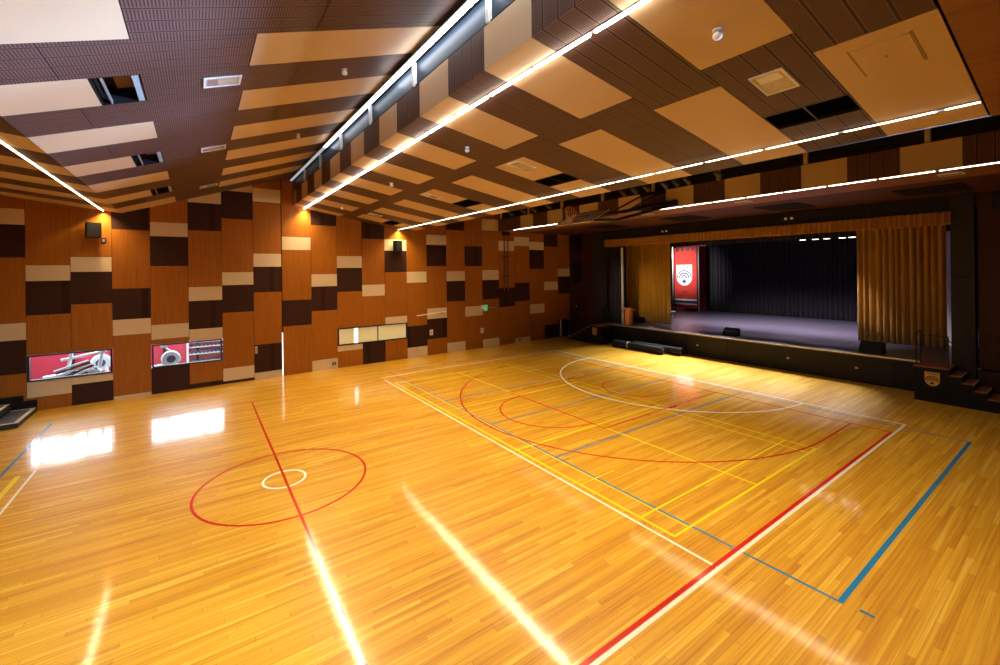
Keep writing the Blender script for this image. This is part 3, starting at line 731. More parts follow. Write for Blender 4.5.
# dark leaf with a knob by the left steps
dr = MB().bbox(XS - 0.06, XS - 0.02, 21.0, 22.1, 0.0, 2.9, 0.008).build('door_1', M['timber_dark']); struct(dr, 'dark timber door beside the left stage steps')
MB().lathe([(0.02, 0), (0.02, 0.04), (0.05, 0.05), (0.055, 0.08), (0.03, 0.10)], (XS - 0.06, 21.85, 2.15), (-1, 0, 0), 14).build('door_knob', M['alu'], dr)

# stage shell
deck_y0, deck_y1 = 0.6, 23.0
o = MB().box(36.3, 36.5, 0.4, 26.6, 0, 9).build('wall_stage_back', M['black']); struct(o)
o = MB().box(22.3, 36.4, 0.4, 0.6, 0, 9).build('wall_stage_near', M['black']); struct(o)
o = MB().box(22.3, 36.4, 26.4, 26.6, 0, 9).build('wall_stage_far', M['black']); struct(o)
o = MB().box(22.3, 36.4, 0.4, 26.6, 8.8, 9).build('ceiling_stage', M['black']); struct(o)
st = empty('stage_platform', (XS, 11, 0), 'raised black fronted stage with a grey purple deck', 'stage')
MB().box(XS - 0.02, 36.3, deck_y0, 26.4, 1.10, 1.18).build('deck', M['deck'], st)
g = MB(); nb = 8
ys = [2.8 + (20.0 - 2.8) * k / nb for k in range(nb + 1)]
for k in range(nb): MB().bbox(XS, XS + 0.06, ys[k] + .004, ys[k + 1] - .004, 0.05, 1.09, 0.004).build('front_panel', M['charcoal'], st)
MB().box(XS - 0.045, XS - 0.02, 2.8, 20.0, 1.135, 1.185).build('edge_nosing', M['alu'], st)
MB().box(XS + 0.06, XS + 0.1, 2.8, 20.0, 0.0, 1.1).build('backing', M['black'], st)
for k in range(nb):
    y = (ys[k] + ys[k + 1]) / 2
    MB().bbox(XS - 0.008, XS, y - 0.13, y + 0.13, 0.82, 0.90, 0.003).build('hand_slot', M['black'], st)
for y in (8.6, 6.1, 12.95):
    MB().bbox(XS - 0.012, XS, y - 0.05, y + 0.05, 0.55, 0.63, 0.004).build('socket', M['greymetal'], st)

# step units with crests
def shield(o, u, w, n, hw, hh, d, parent, names, mats):
    """shield with arched rings, on the plane o,u,w"""
    pts = [(-hw, hh), (hw, hh), (hw, -0.15 * hh)] + [(hw * cos(t), -0.15 * hh - 0.85 * hh * sin(t)) for t in [pi * k / 16 for k in range(1, 16)]] + [(-hw, -0.15 * hh)]
    MB().prism(pts, o, u, w, n, d).build(names[0], mats[0], parent)
    o2 = Vector(o) + Vector(n) * d
    g = MB()
    for r0, r1 in ((0.96, 0.82), (0.68, 0.52), (0.38, 0.22)):
        a = [pi * k / 18 for k in range(0, 19)]
        poly = [(hw * r0 * cos(t), hw * r0 * sin(t) - 0.28 * hh) for t in a] + [(hw * r1 * cos(t), hw * r1 * sin(t) - 0.28 * hh) for t in reversed(a)]
        g.prism(poly, o2, u, w, n, d * 0.5)
    for k in range(7):
        x = -0.66 * hw + k * 0.22 * hw
        g.prism([(x - 0.06 * hw, 0.66 * hh), (x + 0.06 * hw, 0.66 * hh), (x + 0.06 * hw, 0.86 * hh), (x - 0.06 * hw, 0.86 * hh)], o2, u, w, n, d * 0.5)
    g.prism([(-0.3 * hw, -0.62 * hh), (0, -0.34 * hh), (0.3 * hw, -0.62 * hh), (0, -0.82 * hh)], o2, u, w, n, d * 0.5)
    g.build(names[1], mats[1], parent)

def step_unit(x0, yt0, yt1, sgn, n, run, top, label, shy, rail):
    """solid platform between yt0 and yt1, treads running off in the sgn direction"""
    x1 = XS - 0.13
    e = empty('stage_steps', ((x0 + x1) / 2, (yt0 + yt1) / 2, 0), label, 'steps')
    MB().box(x0, x1, yt0, yt1, 0.0, top - 0.045).build('platform_box', M['black'], e)
    MB().bbox(x0 - 0.015, x1, yt0 - 0.015, yt1 + 0.015, top - 0.045, top, 0.008).build('platform_top', M['steptop'], e)
    ye = yt1 if sgn > 0 else yt0
    body = MB()
    for k in range(n):
        a, b = sorted((ye + sgn * run * k, ye + sgn * run * (k + 1)))
        zt = top - (k + 1) * top / (n + 1)
        body.box(x0 + 0.0, x1, a, b, 0.0, zt - 0.04)
        t = MB().bbox(x0 - 0.012, x1, a, b + (0.02 if sgn > 0 else 0), zt - 0.04, zt, 0.006).build('tread', M['steptop'], e)
        MB().box(x0 - 0.016, x1 - 0.2, (b - 0.02 if sgn > 0 else a), (b + 0.022 if sgn > 0 else a + 0.022), zt - 0.012, zt + 0.004).build('nosing', M['trimgrey'], t)
    body.build('stringer_box', M['black'], e)
    shield((x0 - 0.002, shy, 0.80 if sgn < 0 else 0.78), (0, -1, 0), (0, 0, 1), (-1, 0, 0), 0.19, 0.24, 0.008, e, ('crest', 'crest_print'), (M['crest'], M['crestdark']))
    if rail:
        r = MB(); yb = yt1 - 0.05 if sgn < 0 else yt0 + 0.05; yc = ye - sgn * 0.03
        r.tube([(x0 + 0.05, yb, top), (x0 + 0.05, yb, top + 1.08), (x0 + 0.05, yc, top + 1.08), (x0 + 0.05, yc, top)], 0.018, 8)
        r.tube([(x1 - 0.45, yb, top), (x1 - 0.45, yb, top + 1.2), (x0 + 0.05, yb, top + 1.08)], 0.018, 8)
        r.tube([(x0 + 0.05, yc, top + 0.95), (x0 + 0.05, ye + sgn * run * n * 0.9, 1.15)], 0.016, 8)
        r.tube([(x0 + 0.05, ye + sgn * run * n * 0.9, 1.15), (x0 + 0.05, ye + sgn * run * n * 0.9, top / (n + 1))], 0.016, 8)
        r.build('handrail', M['blackmetal'], e)
    return e
step_unit(20.78, 3.25, 4.13, -1, 5, 0.285, 1.22, 'black stage steps with gold crest and handrail at the right end of the stage', 3.67, True)
step_unit(20.72, 18.58, 19.5, 1, 5, 0.39, 1.18, 'black stage steps with gold crest at the left end of the stage', 19.1, False)

# ------------------------------------------------------------------ curtains
def curtain(name, x, y0, y1, z0, z1, folds, depth, mat, label, cat, seed, axis='y', thick=0.012, taper=0.0, group=None):
    rnd = random.Random(seed)
    n = folds * 10; rows = 7
    ph = [rnd.uniform(-0.5, 0.5) for _ in range(folds + 2)]; am = [rnd.uniform(0.55, 1.25) for _ in range(folds + 2)]
    vs = []; fs = []
    for j in range(rows + 1):
        z = z0 + (z1 - z0) * j / rows
        for i in range(n + 1):
            t = i / n; q = t * folds; k = int(min(q, folds - 1)); fr = q - k
            a = am[k] * (1 - fr) + am[k + 1] * fr; p = ph[k] * (1 - fr) + ph[k + 1] * fr
            wob = depth * a * (sin(2 * pi * (q + 0.35 * p)) + 0.25 * sin(4 * pi * q + p)) * (1 - 0.25 * j / rows)
            yy = y0 + (y1 - y0) * t + 0.15 * depth * sin(2 * pi * q + 1 + p)
            vs.append((x + wob, yy, z))
    for j in range(rows):
        for i in range(n): fs.append((j * (n + 1) + i, j * (n + 1) + i + 1, (j + 1) * (n + 1) + i + 1, (j + 1) * (n + 1) + i))
    o = MB().add(vs, fs).build(name, mat, origin=(x, (y0 + y1) / 2, z0), smooth=True)
    md = o.modifiers.new('thickness', 'SOLIDIFY'); md.thickness = thick; md.offset = 0
    return tag(o, label, cat, group)
curtain('stage_curtain', 24.72, 16.28, 19.75, 1.19, 7.3, 13, 0.10, M['gold'], 'gold velvet curtain gathered beside the red banner', 'curtain', 3, group='gold house curtains')
curtain('stage_curtain', 25.95, 4.10, 7.10, 1.19, 7.6, 13, 0.11, M['gold'], 'gold velvet curtain gathered behind the right stage steps', 'curtain', 5, group='gold house curtains')
curtain('backdrop_curtain', 34.6, 3.0, 19.5, 1.19, 8.0, 58, 0.07, M['blackcloth'], 'full width black curtain across the back of the stage', 'curtain', 8)
curtain('curtain_valance', XS - 0.20, 3.33, 19.15, 6.17, 6.64, 84, 0.03, M['goldtrim'], 'gold pleated valance across the top of the stage opening', 'valance', 9)
curtain('side_leg_curtain', 22.75, 18.35, 19.7, 1.19, 7.0, 7, 0.05, M['blackcloth'], 'black side curtain left of the white side panel', 'curtain', 10)
o = curtain('border_curtain', 26.6, 0.8, 24.5, 6.2, 8.6, 60, 0.05, M['blackcloth'], 'black border curtain high behind the gold valance', 'curtain', 12)
# white panels added for the lit strips at both sides of the stage
def flat_panel(x0, x1, y0, y1, z0, z1, label):
    e = empty('lit_side_panel', ((x0 + x1) / 2, (y0 + y1) / 2, z0), label, 'side panel')
    MB().bbox(x0, x1, y0, y1, z0, z1, 0.004).build('panel', M['white'], e)
    MB().box(x0 - 0.0, x1 + 0.0, y1, y1 + 0.03, z0, z1).build('batten', M['charcoal'], e)
flat_panel(22.25, 22.42, 18.16, 18.19, 1.183, 6.1, 'tall narrow white panel beside the lectern')
e = empty('lit_side_panel', (27.1, 4.25, 1.18), 'tall narrow white panel at the outer edge of the right gold curtain', 'side panel')  # turned toward the stage lamps so it reads bright
MB().prism([(0, 0), (0.5, 0), (0.5, 6.0), (0, 6.0)], (26.95, 4.10, 1.182), (0.87, 0.5, 0), (0, 0, 1), (0.5, -0.87, 0), 0.03).build('panel', M['white'], e)
MB().tube([(27.39, 4.33, 1.182), (27.39, 4.33, 7.1)], 0.03, 8).build('batten', M['charcoal'], e)

# banner at the back left
bx = 33.2
e = empty('school_banner', (bx, 20.5, 1.3), 'tall red banner with a white shield hanging at the back of the stage', 'banner')
MB().box(bx, bx + 0.015, 19.52, 21.52, 1.45, 6.45).build('cloth', M['redcloth'], e)
MB().box(bx - 0.006, bx, 19.52, 21.52, 2.05, 2.17).box(bx - 0.006, bx, 19.52, 21.52, 1.72, 1.82).build('white_stripe', M['white'], e)
MB().box(bx - 0.006, bx, 19.52, 21.52, 1.84, 2.03).build('navy_stripe', M['navy'], e)
shield((bx - 0.004, 20.62, 4.15), (0, -1, 0), (0, 0, 1), (-1, 0, 0), 0.70, 0.86, 0.006, e, ('crest', 'crest_print'), (M['white'], M['navy']))
g = MB()
for k in range(4): g.prism([(-0.17, 0), (0.17, 0), (0.1, -0.28), (-0.1, -0.28)], (bx - 0.004, 21.2 - k * 0.45, 6.42), (0, -1, 0), (0, 0, 1), (-1, 0, 0), 0.01)
g.build('hanging_tab', M['crestdark'], e)
g = MB(); g.tube([(bx - 0.02, 20.52 - 0.62, 2.45), (bx - 0.02, 20.52, 2.85), (bx - 0.02, 20.52 + 0.62, 2.45)], 0.02, 6); g.tube([(bx - 0.02, 20.52 - 0.45, 2.35), (bx - 0.02, 20.52, 2.62), (bx - 0.02, 20.52 + 0.45, 2.35)], 0.02, 6); g.build('chevron_print', M['crestdark'], e)
MB().tube([(bx + 0.02, 19.35, 6.62), (bx + 0.02, 21.7, 6.62)], 0.03, 8).build('hanging_bar', M['blackmetal'], e)
for y in (19.38, 21.68): MB().tube([(bx + 0.02, y, 1.183), (bx + 0.02, y, 6.62)], 0.05, 8).build('lit_edge_post', M['alu'], e)  # pale posts added for the lit edges beside the banner
o = MB().box(34.9, 35.0, 18.9, 22.4, 1.18, 7.0).build('wall_stage_red', plain('red_stage_wall', (0.35, 0.02, 0.03), 0.6)); struct(o)

# lectern
lx, ly = 22.35, 17.72
e = empty('lectern', (lx, ly, 1.18), 'orange timber lectern at the left edge of the stage', 'lectern')
MB().bbox(lx - 0.17, lx + 0.17, ly - 0.17, ly + 0.17, 1.185, 2.15, 0.012).build('column', M['orangewood'], e)
MB().bbox(lx - 0.22, lx + 0.22, ly - 0.24, ly + 0.24, 1.183, 1.23, 0.01).build('base', M['orangewood'], e)
MB().hexa([(lx - .28, ly - .36, 2.15), (lx + .28, ly - .36, 2.15), (lx + .28, ly + .36, 2.15), (lx - .28, ly + .36, 2.15), (lx - .28, ly - .36, 2.30), (lx + .28, ly - .36, 2.20), (lx + .28, ly + .36, 2.20), (lx - .28, ly + .36, 2.30)]).build('reading_top', M['orangewood'], e)
MB().tube([(lx + .1, ly + .1, 2.2), (lx + .02, ly + .12, 2.5), (lx - 0.08, ly + .12, 2.62)], 0.01, 6).build('microphone', M['blackmetal'], e)

# foldback monitors on the stage
def monitor(x, y, label, s=1.0):
    e = empty('stage_monitor', (x, y, 1.18), label, 'speaker', 'wedge monitors on the stage')
    w, d, h = 0.30 * s, 0.22 * s, 0.36 * s
    prof = [(-d, 0), (d, 0), (d * 0.85, h * 0.45), (-d * 0.35, h), (-d, h * 0.8)]
    MB().prism(prof, (x, y - w, 1.185), (-1, 0, 0), (0, 0, 1), (0, 1, 0), 2 * w).build('cabinet', M['black'], e)
    a = Vector((x - d * 0.85, y - w * .85, 1.185 + h * 0.45)); b = Vector((x + d * 0.35, y - w * .85, 1.185 + h))
    n = Vector((-(b.z - a.z), 0, (b.x - a.x))).normalized()
    MB().prism([(0.06, 0.0), (0.94, 0.0), (0.94, 1.7 * w), (0.06, 1.7 * w)], a + n * 0.002, (b - a), (0, 1, 0), n, 0.012).build('grille', M['charcoal'], e)
    for sy in (-1, 1): MB().bbox(x - 0.06, x + 0.06, y + sy * (w + 0.006) - 0.006, y + sy * (w + 0.006) + 0.006, 1.185 + h * .55, 1.185 + h * .65, 0.003).build('handle', M['greymetal'], e)
monitor(22.80, 11.55, 'black wedge speaker alone on the open middle of the stage', 1.15)
monitor(24.2, 18.35, 'small black wedge speaker at the foot of the left gold curtain', 0.95)
monitor(22.6, 5.75, 'black wedge speaker at the foot of the right gold curtain', 1.25)
e = empty('paper_pad', (22.6, 16.25, 1.18), 'white pad lying on the stage edge by the left curtain', 'papers')
MB().bbox(22.45, 22.75, 16.05, 16.45, 1.182, 1.21, 0.005).build('pages', M['white'], e); MB().box(22.45, 22.75, 16.44, 16.47, 1.182, 1.216).build('binding', M['charcoal'], e)
# chair at the back
cx, cy = 27.6, 18.25
e = empty('stage_chair', (cx, cy, 1.18), 'chair with pale seat and orange back in front of the red banner', 'chair')
MB().bbox(cx - .24, cx + .24, cy - .26, cy + .26, 1.63, 1.69, 0.015).build('seat', M['white'], e)
MB().bbox(cx - .02, cx + .02, cy + .28, cy + .30, 1.9, 2.0, 0.004).bbox(cx - .24, cx + .24, cy + .25, cy + .29, 1.85, 2.15, 0.012).build('backrest', M['orangewood'], e)
for sx in (-.2, .2):
    for sy in (-.22, .25): MB().tube([(cx + sx, cy + sy, 1.183), (cx + sx, cy + sy, 1.64 if sy < 0 else 2.0)], 0.016, 8).build('leg', M['blackmetal'], e)
# rolled mats at the foot of the stage
def mat_roll(x, ya, yb, r, label, strap):
    e = empty('rolled_mat', (x, (ya + yb) / 2, 0), label, 'rolled mat', 'rolled floor mats')
    prof = [(r * .86, ya), (r * .97, ya + .01), (r, ya + .05), (r, yb - .05), (r * .97, yb - .01), (r * .86, yb)]
    MB().lathe([(a, b) for a, b in prof], (x, 0, r + 0.002), (0, 1, 0), 28).build('roll', M['rubber'], e)
    g = MB(); sp = [(x + (0.02 + r * .8 * k / 60) * cos(k * 0.42), ya - 0.006, r + 0.002 + (0.02 + r * .8 * k / 60) * sin(k * 0.42)) for k in range(61)]
    g.tube(sp, 0.008, 5); g.build('rolled_end', M['charcoal'], e)
    for y in strap: MB().lathe([(r + .002, y - .045), (r + .012, y - .04), (r + .012, y + .04), (r + .002, y + .045)], (x, 0, r + 0.002), (0, 1, 0), 28).build('strap', M['trimgrey'], e)
mat_roll(20.92, 14.3, 17.75, 0.21, 'dark grey rolled mat with a pale strap nearer the hall floor', (16.6,))
mat_roll(21.45, 13.5, 16.6, 0.21, 'dark grey rolled mat tucked against the stage front', ())

# stage lamps behind the valance
def stage_lamp(x, y, label):
    e = empty('stage_lamp', (x, y, 6.05), label, 'stage lamp', 'lamps hanging under the valance')
    MB().lathe([(0.04, 0.34), (0.10, 0.32), (0.11, 0.06), (0.13, 0.0)], (x, y, 6.03), (0, 0, 1), 16).build('lamp_can', M['blackmetal'], e)
    MB().lathe([(0.02, 0.004), (0.125, 0.004), (0.13, 0.016), (0.02, 0.016)], (x, y, 6.02), (0, 0, 1), 16).build('lens', M['lampglow'], e)
    MB().tube([(x, y - .15, 6.2), (x, y - .15, 6.5), (x, y + .15, 6.5), (x, y + .15, 6.2)], 0.012, 6).build('yoke', M['blackmetal'], e)
    MB().tube([(x, y, 6.5), (x, y, 8.8)], 0.012, 6).build('hanger', M['blackmetal'], e)
for y, l in ((8.68, 'stage lamp under the gold valance, first of five from the banner'), (8.15, 'stage lamp under the gold valance, second of five from the banner'), (7.71, 'stage lamp under the gold valance, middle one of five'), (7.12, 'stage lamp under the gold valance, second from the right curtain'), (6.76, 'stage lamp under the gold valance closest to the right gold curtain')):
    stage_lamp(24.0, y, l)
# small lamps on the header
for y, z, l in ((14.7, 6.86, 'tiny white lamp on the dark header left of centre'), (8.41, 6.92, 'tiny white lamp on the dark header right of centre')):
    e = empty('header_lamp', (XS - 0.13, y, z), l, 'lamp')
    MB().bbox(XS - 0.19, XS - 0.125, y - .22, y + .22, z - .03, z + .03, 0.01).build('bracket', M['charcoal'], e)
    for s in (-.12, .12): MB().lathe([(0.02, 0), (0.055, 0.03), (0.06, 0.07), (0.01, 0.075)], (XS - 0.19, y + s, z), (-1, 0, -0.2), 12).build('lamp_head', M['white'], e)
# grilles under the soffit
for y, l in ((12.2, 'black grille in the dark soffit over the red banner'), (7.8, 'black grille in the dark soffit over the middle of the stage'), (3.45, 'black grille in the dark soffit over the right gold curtain'), (17.0, 'black grille in the dark soffit over the left gold curtain')):
    e = empty('soffit_grille', (19.4, y, F2B), l, 'vent', 'black grilles in the dark soffit')
    a, b, c, d = 18.9, 20.7, y - .8, y + .8
    MB().box(a, b, c, c + .05, F2B - .02, F2B + .009).box(a, b, d - .05, d, F2B - .02, F2B + .009).box(a, a + .05, c, d, F2B - .02, F2B + .009).box(b - .05, b, c, d, F2B - .02, F2B + .009).box(a, b, c, d, F2B + .002, F2B + .009).build('frame', M['black'], e)
    g = MB()
    for k in range(11): g.box(a + .08 + k * .15, a + .16 + k * .15, c + .05, d - .05, F2B - .014, F2B + .002)
    g.build('louvre', M['black'], e)
# louvre on the dark wall right of the pillar
e = empty('wall_grille', (XS - 0.04, 2.1, 6.9), 'black louvre on the dark wall right of the stage pillar', 'vent')
MB().box(XS - .06, XS - .022, 1.75, 2.36, 6.55, 7.16).build('frame', M['black'], e)
for k in range(6): MB().box(XS - .09, XS - .06, 1.8, 2.31, 6.6 + k * .09, 6.64 + k * .09).build('blade', M['blackmetal'], e)
# dark loudspeaker and acoustic board in the left corner
e = empty('corner_speaker', (XS - 0.3, 21.7, 6.2), 'large black loudspeaker high in the dark corner by the stage', 'speaker')
MB().bbox(XS - 0.42, XS - 0.06, 21.35, 22.05, 6.05, 7.0, 0.02).build('cabinet', M['black'], e); MB().bbox(XS - 0.44, XS - 0.42, 21.4, 22.0, 6.1, 6.9, 0.004).build('grille', M['charcoal'], e)
MB().box(XS - 0.06, XS - 0.024, 21.6, 21.8, 6.3, 6.7).build('bracket', M['blackmetal'], e)
o = MB().bbox(XS - 0.06, XS - 0.022, 21.45, 22.35, 3.85, 5.25, 0.008).build('acoustic_board', M['black'], origin=(XS - .04, 21.9, 3.85)); tag(o, 'plain black acoustic board on the dark corner wall', 'board')

# ------------------------------------------------------------------ things on the back wall
def wall_speaker(s, z, label, w=0.36, h=0.52):
    T_ = WM; p = WP(s, z, 0.02)
    e = empty('wall_speaker', p, label, 'speaker', 'black wall speakers')
    MB(T_ @ Matrix.Translation((s, -0.22, z)) @ Matrix.Rotation(0.25, 4, 'Z')).bbox(-w / 2, w / 2, -0.14, 0.14, -h / 2, h / 2, 0.015).build('cabinet', M['black'], e)
    MB(T_ @ Matrix.Translation((s, -0.22, z)) @ Matrix.Rotation(0.25, 4, 'Z')).bbox(-w / 2 + .02, w / 2 - .02, -0.152, -0.14, -h / 2 + .02, h / 2 - .02, 0.003).build('grille', M['charcoal'], e)
    MB(T_).box(s - 0.04, s + 0.04, -0.12, -0.002, z - 0.06, z + 0.06).build('bracket', M['blackmetal'], e)
wall_speaker(-3.12, 6.42, 'black wall speaker lit by the strip light at the left end of the wall', 0.42, 0.56)
wall_speaker(8.80, 6.10, 'black wall speaker in front of a bright beige sheet', 0.42, 0.60)
def plate(nm, s, z, w, h, mat, label, cat, detail='rocker', grp=None, dm=None):
    e = empty(nm, WP(s, z, 0.0), label, cat, grp)
    MB(WM).bbox(s - w / 2, s + w / 2, -0.022, -0.002, z - h / 2, z + h / 2, 0.004).build('cover', mat, e)
    MB(WM).bbox(s - w * .28, s + w * .28, -0.032, -0.022, z - h * .28, z + h * .28, 0.003).build(detail, dm or M['greymetal'], e)
plate('wall_socket', -2.86, 6.06, 0.15, 0.20, M['black'], 'small black socket beside the left wall speaker', 'socket', 'outlet')
plate('light_switch', 10.85, 1.28, 0.20, 0.30, M['whiteplastic'], 'white double switch plate on a chocolate sheet', 'switch')
plate('intercom_box', 14.32, 1.07, 0.22, 0.30, M['whiteplastic'], 'white box on timber below the exit sign', 'control box', 'button')
plate('switch_plate', 2.14, 1.33, 0.10, 0.32, M['beige'], 'beige switch plate left of the daylight slit', 'switch')
plate('floor_socket', 5.50, 0.26, 0.18, 0.12, M['black'], 'small black socket low on the beige sheet left of the frosted window', 'socket', 'outlet')
plate('floor_socket', 17.27, 0.17, 0.16, 0.10, M['black'], 'small black socket low on the beige sheet toward the stage', 'socket', 'outlet')
# exit sign on a short arm
s, z = 14.45, 2.44
e = empty('exit_sign', WP(s, z, 0.1), 'small green exit sign beside a beige sheet', 'sign')
MB(WM).bbox(s - 0.26, s + 0.20, -0.16, -0.10, z - 0.03, z + 0.20, 0.008).build('sign_box', M['white'], e)
MB(WM).box(s - 0.10, s + 0.18, -0.168, -0.16, z - 0.16, z + 0.15).build('green_face', M['green'], e)
g = MB(WM); g.lathe([(0.01, 0), (0.035, 0), (0.035, .004), (.01, .004)], (s + 0.03, -0.168, z + 0.10), (0, -1, 0), 10)
g.prism([(-.03, .06), (.03, .07), (.10, .02), (.03, .03), (.02, -.02), (.09, -.10), (.06, -.12), (-.01, -.05), (-.06, -.12), (-.09, -.10), (-.03, -.01), (-.08, .02)], (s + 0.03, -0.168, z - 0.0), (1, 0, 0), (0, 0, 1), (0, -1, 0), 0.004); g.build('running_figure', M['white'], e)
MB(WM).box(s - .03, s + .03, -0.10, -0.001, z + .05, z + .15).build('arm', M['greymetal'], e)
MB(WM).box(s + 0.20, s + 0.9, -0.135, -0.12, z + .0, z + .02).build('cable', M['greymetal'], e)
# slim pale bar fixed on the sheets
e = empty('wall_bar', WP(10.9, 2.4, 0.08), 'slim horizontal metal bar across a beige sheet', 'bar')
MB(WM).tube([(9.9, -0.14, 2.30), (10.6, -0.14, 2.34), (11.75, -0.14, 2.42)], 0.022, 8).build('rod', M['white'], e)
for q in (10.4, 11.5): MB(WM).box(q - .02, q + .02, -0.14, -0.002, 2.31, 2.40).build('bracket', M['greymetal'], e)
# twin vertical net rail
e = empty('net_rail', WP(16.2, 3.0, 0.1), 'twin dark vertical rails with winch head high on the timber wall', 'rail')
for q in (16.02, 16.32): MB(WM).tube([(q, -0.12, 3.4), (q, -0.12, 7.05)], 0.035, 8).build('upright', plain('oxblood_metal', (0.10, 0.035, 0.03), 0.4), e)
MB(WM).bbox(15.9, 16.44, -0.22, -0.02, 6.95, 7.25, 0.03).build('winch_head', M['blackmetal'], e)
for z in (4.35, 5.6): MB(WM).box(15.98, 16.36, -0.14, -0.002, z, z + .06).build('bracket', M['blackmetal'], e)
# black fan heater low by the corner
e = empty('wall_heater', WP(21.4, 0.4, 0.05), 'black framed heater low on the wall beside the left steps', 'heater')
MB(WM).bbox(21.05, 21.75, -0.12, -0.002, 0.12, 1.12, 0.015).build('cabinet', M['black'], e)
MB(WM).box(20.98, 21.05, -0.06, -0.002, 0.05, 1.2).box(21.75, 21.82, -0.06, -0.002, 0.05, 1.2).build('side_frame', M['trimgrey'], e)

# ------------------------------------------------------------------ folded basketball hoop
e = empty('basketball_hoop', (15.6, 11.2, 7.3), 'basketball hoop folded up on dark arms in front of the tan and brown fascia', 'basketball hoop')
P1 = Vector((12.02, 0, 6.86)); P0 = Vector((11.07, 0, 6.37)); du = (P1 - P0).normalized(); dn = Vector((-du.z, 0, du.x))
if dn.z < 0: dn = -dn
dy = Vector((0, 1, 0)); CYH = 11.2
MB().prism([(0, -0.9), (1.05, -0.9), (1.05, 0.9), (0, 0.9)], P0 + dy * CYH, du, dy, dn, 0.035).build('backboard', M['board'], e)
g = MB()
for a0, a1, b0, b1 in ((0, 1.05, -.9, -.86), (0, 1.05, .86, .9), (0, .04, -.86, .86), (1.01, 1.05, -.86, .86)): g.prism([(a0, b0), (a1, b0), (a1, b1), (a0, b1)], P0 + dy * CYH + dn * 0.036, du, dy, dn, 0.012)
g.build('board_border', M['charcoal'], e)
g = MB()
for a0, a1, b0, b1 in ((.2, .25, -.3, .3), (.62, .67, -.3, .3), (.25, .62, -.3, -.25), (.25, .62, .25, .3)): g.prism([(a0, b0), (a1, b0), (a1, b1), (a0, b1)], P0 + dy * CYH + dn * 0.036, du, dy, dn, 0.004)
g.build('target_square', M['charcoal'], e)
RC = P0 + dy * (CYH + 0.02) + du * 0.14 + dn * 0.38
ring = [RC + (dn * cos(q) + dy * sin(q)) * 0.25 for q in [2 * pi * k / 32 for k in range(32)]]
ro = MB().tube(ring, 0.018, 8, closed=True).tube([RC - dn * 0.225, RC - dn * 0.36], 0.03, 8).build('ring', M['ring'], e)
g = MB()
for k in range(12):
    a = 2 * pi * k / 12; p = RC + (dn * cos(a) + dy * sin(a)) * 0.25
    for sgn in (-1, 1):
        b_ = a + sgn * 0.52
        q = RC + dy * sin(b_) * 0.15 + dn * (cos(b_) * 0.10 - 0.05) - du * 0.13 + Vector((0, 0, -0.18))
        r_ = RC + dy * sin(b_ + sgn * .5) * 0.10 + Vector((-0.06 + 0.06 * cos(b_), 0, -0.42 + 0.03 * sin(3 * b_)))
        g.tube([p, q, r_], 0.009, 5)
g.build('net', M['net'], ro)
g = MB()
for yy in (CYH - 0.45, CYH + 0.45):
    g.tube([P1 - du * 0.35 + dy * yy - dn * 0.02, (13.4, yy, 6.92), (15.62, yy - 0.3, 7.40)], 0.045, 8)
g.tube([P1 - du * 0.2 + dy * (CYH - 0.45) - dn * 0.03, P1 - du * 0.2 + dy * (CYH + 0.45) - dn * 0.03], 0.05, 8)
g.tube([(13.4, CYH - .45, 6.92), (13.4, CYH + .45, 6.92)], 0.04, 8)
g.build('arm', M['blackmetal'], e)
g = MB()
for yy in (CYH - 0.45, CYH + 0.45): g.tube([(13.5, yy, 6.95), (15.55, yy - 0.1, 7.86)], 0.035, 8)
g.build('strut', M['blackmetal'], e)
MB().tube([P1 - du * 0.6 + dy * CYH - dn * 0.03, (13.2, CYH - 0.2, 6.62), (15.62, CYH - 1.0, 7.28)], 0.06, 8).build('winch_tube', M['blackmetal'], e)
MB().box(15.58, 15.695, CYH - 1.2, CYH + 0.7, 7.24, 7.46).box(15.58, 15.695, CYH - 0.7, CYH + 0.5, 7.8, 7.92).build('mounting_plate', M['blackmetal'], e)

# spotlights on a bar in the second tooth
e = empty('lighting_bar', (12.6, 12, 7.58), 'dark lighting bar hung behind the lower edge of the ceiling', 'bar')
MB().tube([(12.6, 5.5, 7.70), (12.6, 18.0, 7.70)], 0.025, 8).build('pipe', M['blackmetal'], e)
for y in (6.2, 9.0, 12.0, 15.0, 17.8): MB().tube([(12.6, y, 7.7), (12.6, y, zq(12.6) + 0.005)], 0.012, 6).build('hanger', M['blackmetal'], e)
spl = ['nearest the far wall', 'second from the far wall', 'third from the far wall', 'fourth from the far wall, above the hoop', 'above the hoop arms, fifth from the far wall', 'sixth from the far wall', 'seventh from the far wall', 'eighth from the far wall', 'ninth from the far wall', 'second from the camera end', 'alone at the camera end']
for y, l in zip((17.0, 16.0, 15.2, 14.2, 10.2, 9.7, 9.2, 8.5, 8.1, 7.7, 6.73), spl):
    s = empty('spotlight', (12.6, y, 7.65), 'small grey spotlight on the bar, ' + l, 'spotlight', 'spotlights on the lighting bar')
    d = Vector((0.75, -0.15, -0.45)).normalized(); o = Vector((12.6, y, 7.52)) - d * 0.13
    MB().lathe([(0.05, 0), (0.075, 0.04), (0.085, 0.24), (0.10, 0.28), (0.085, 0.28)], o, d, 16).build('can', M['lampcan'], s)
    MB().lathe([(0.01, 0.262), (0.08, 0.262), (0.08, 0.272), (0.01, 0.272)], o, d, 16).build('lens', M['charcoal'], s)
    MB().tube([(12.6, y - .1, 7.52), (12.6, y - .1, 7.65), (12.6, y, 7.662), (12.6, y + .1, 7.65), (12.6, y + .1, 7.52)], 0.010, 6).build('yoke', M['blackmetal'], s)

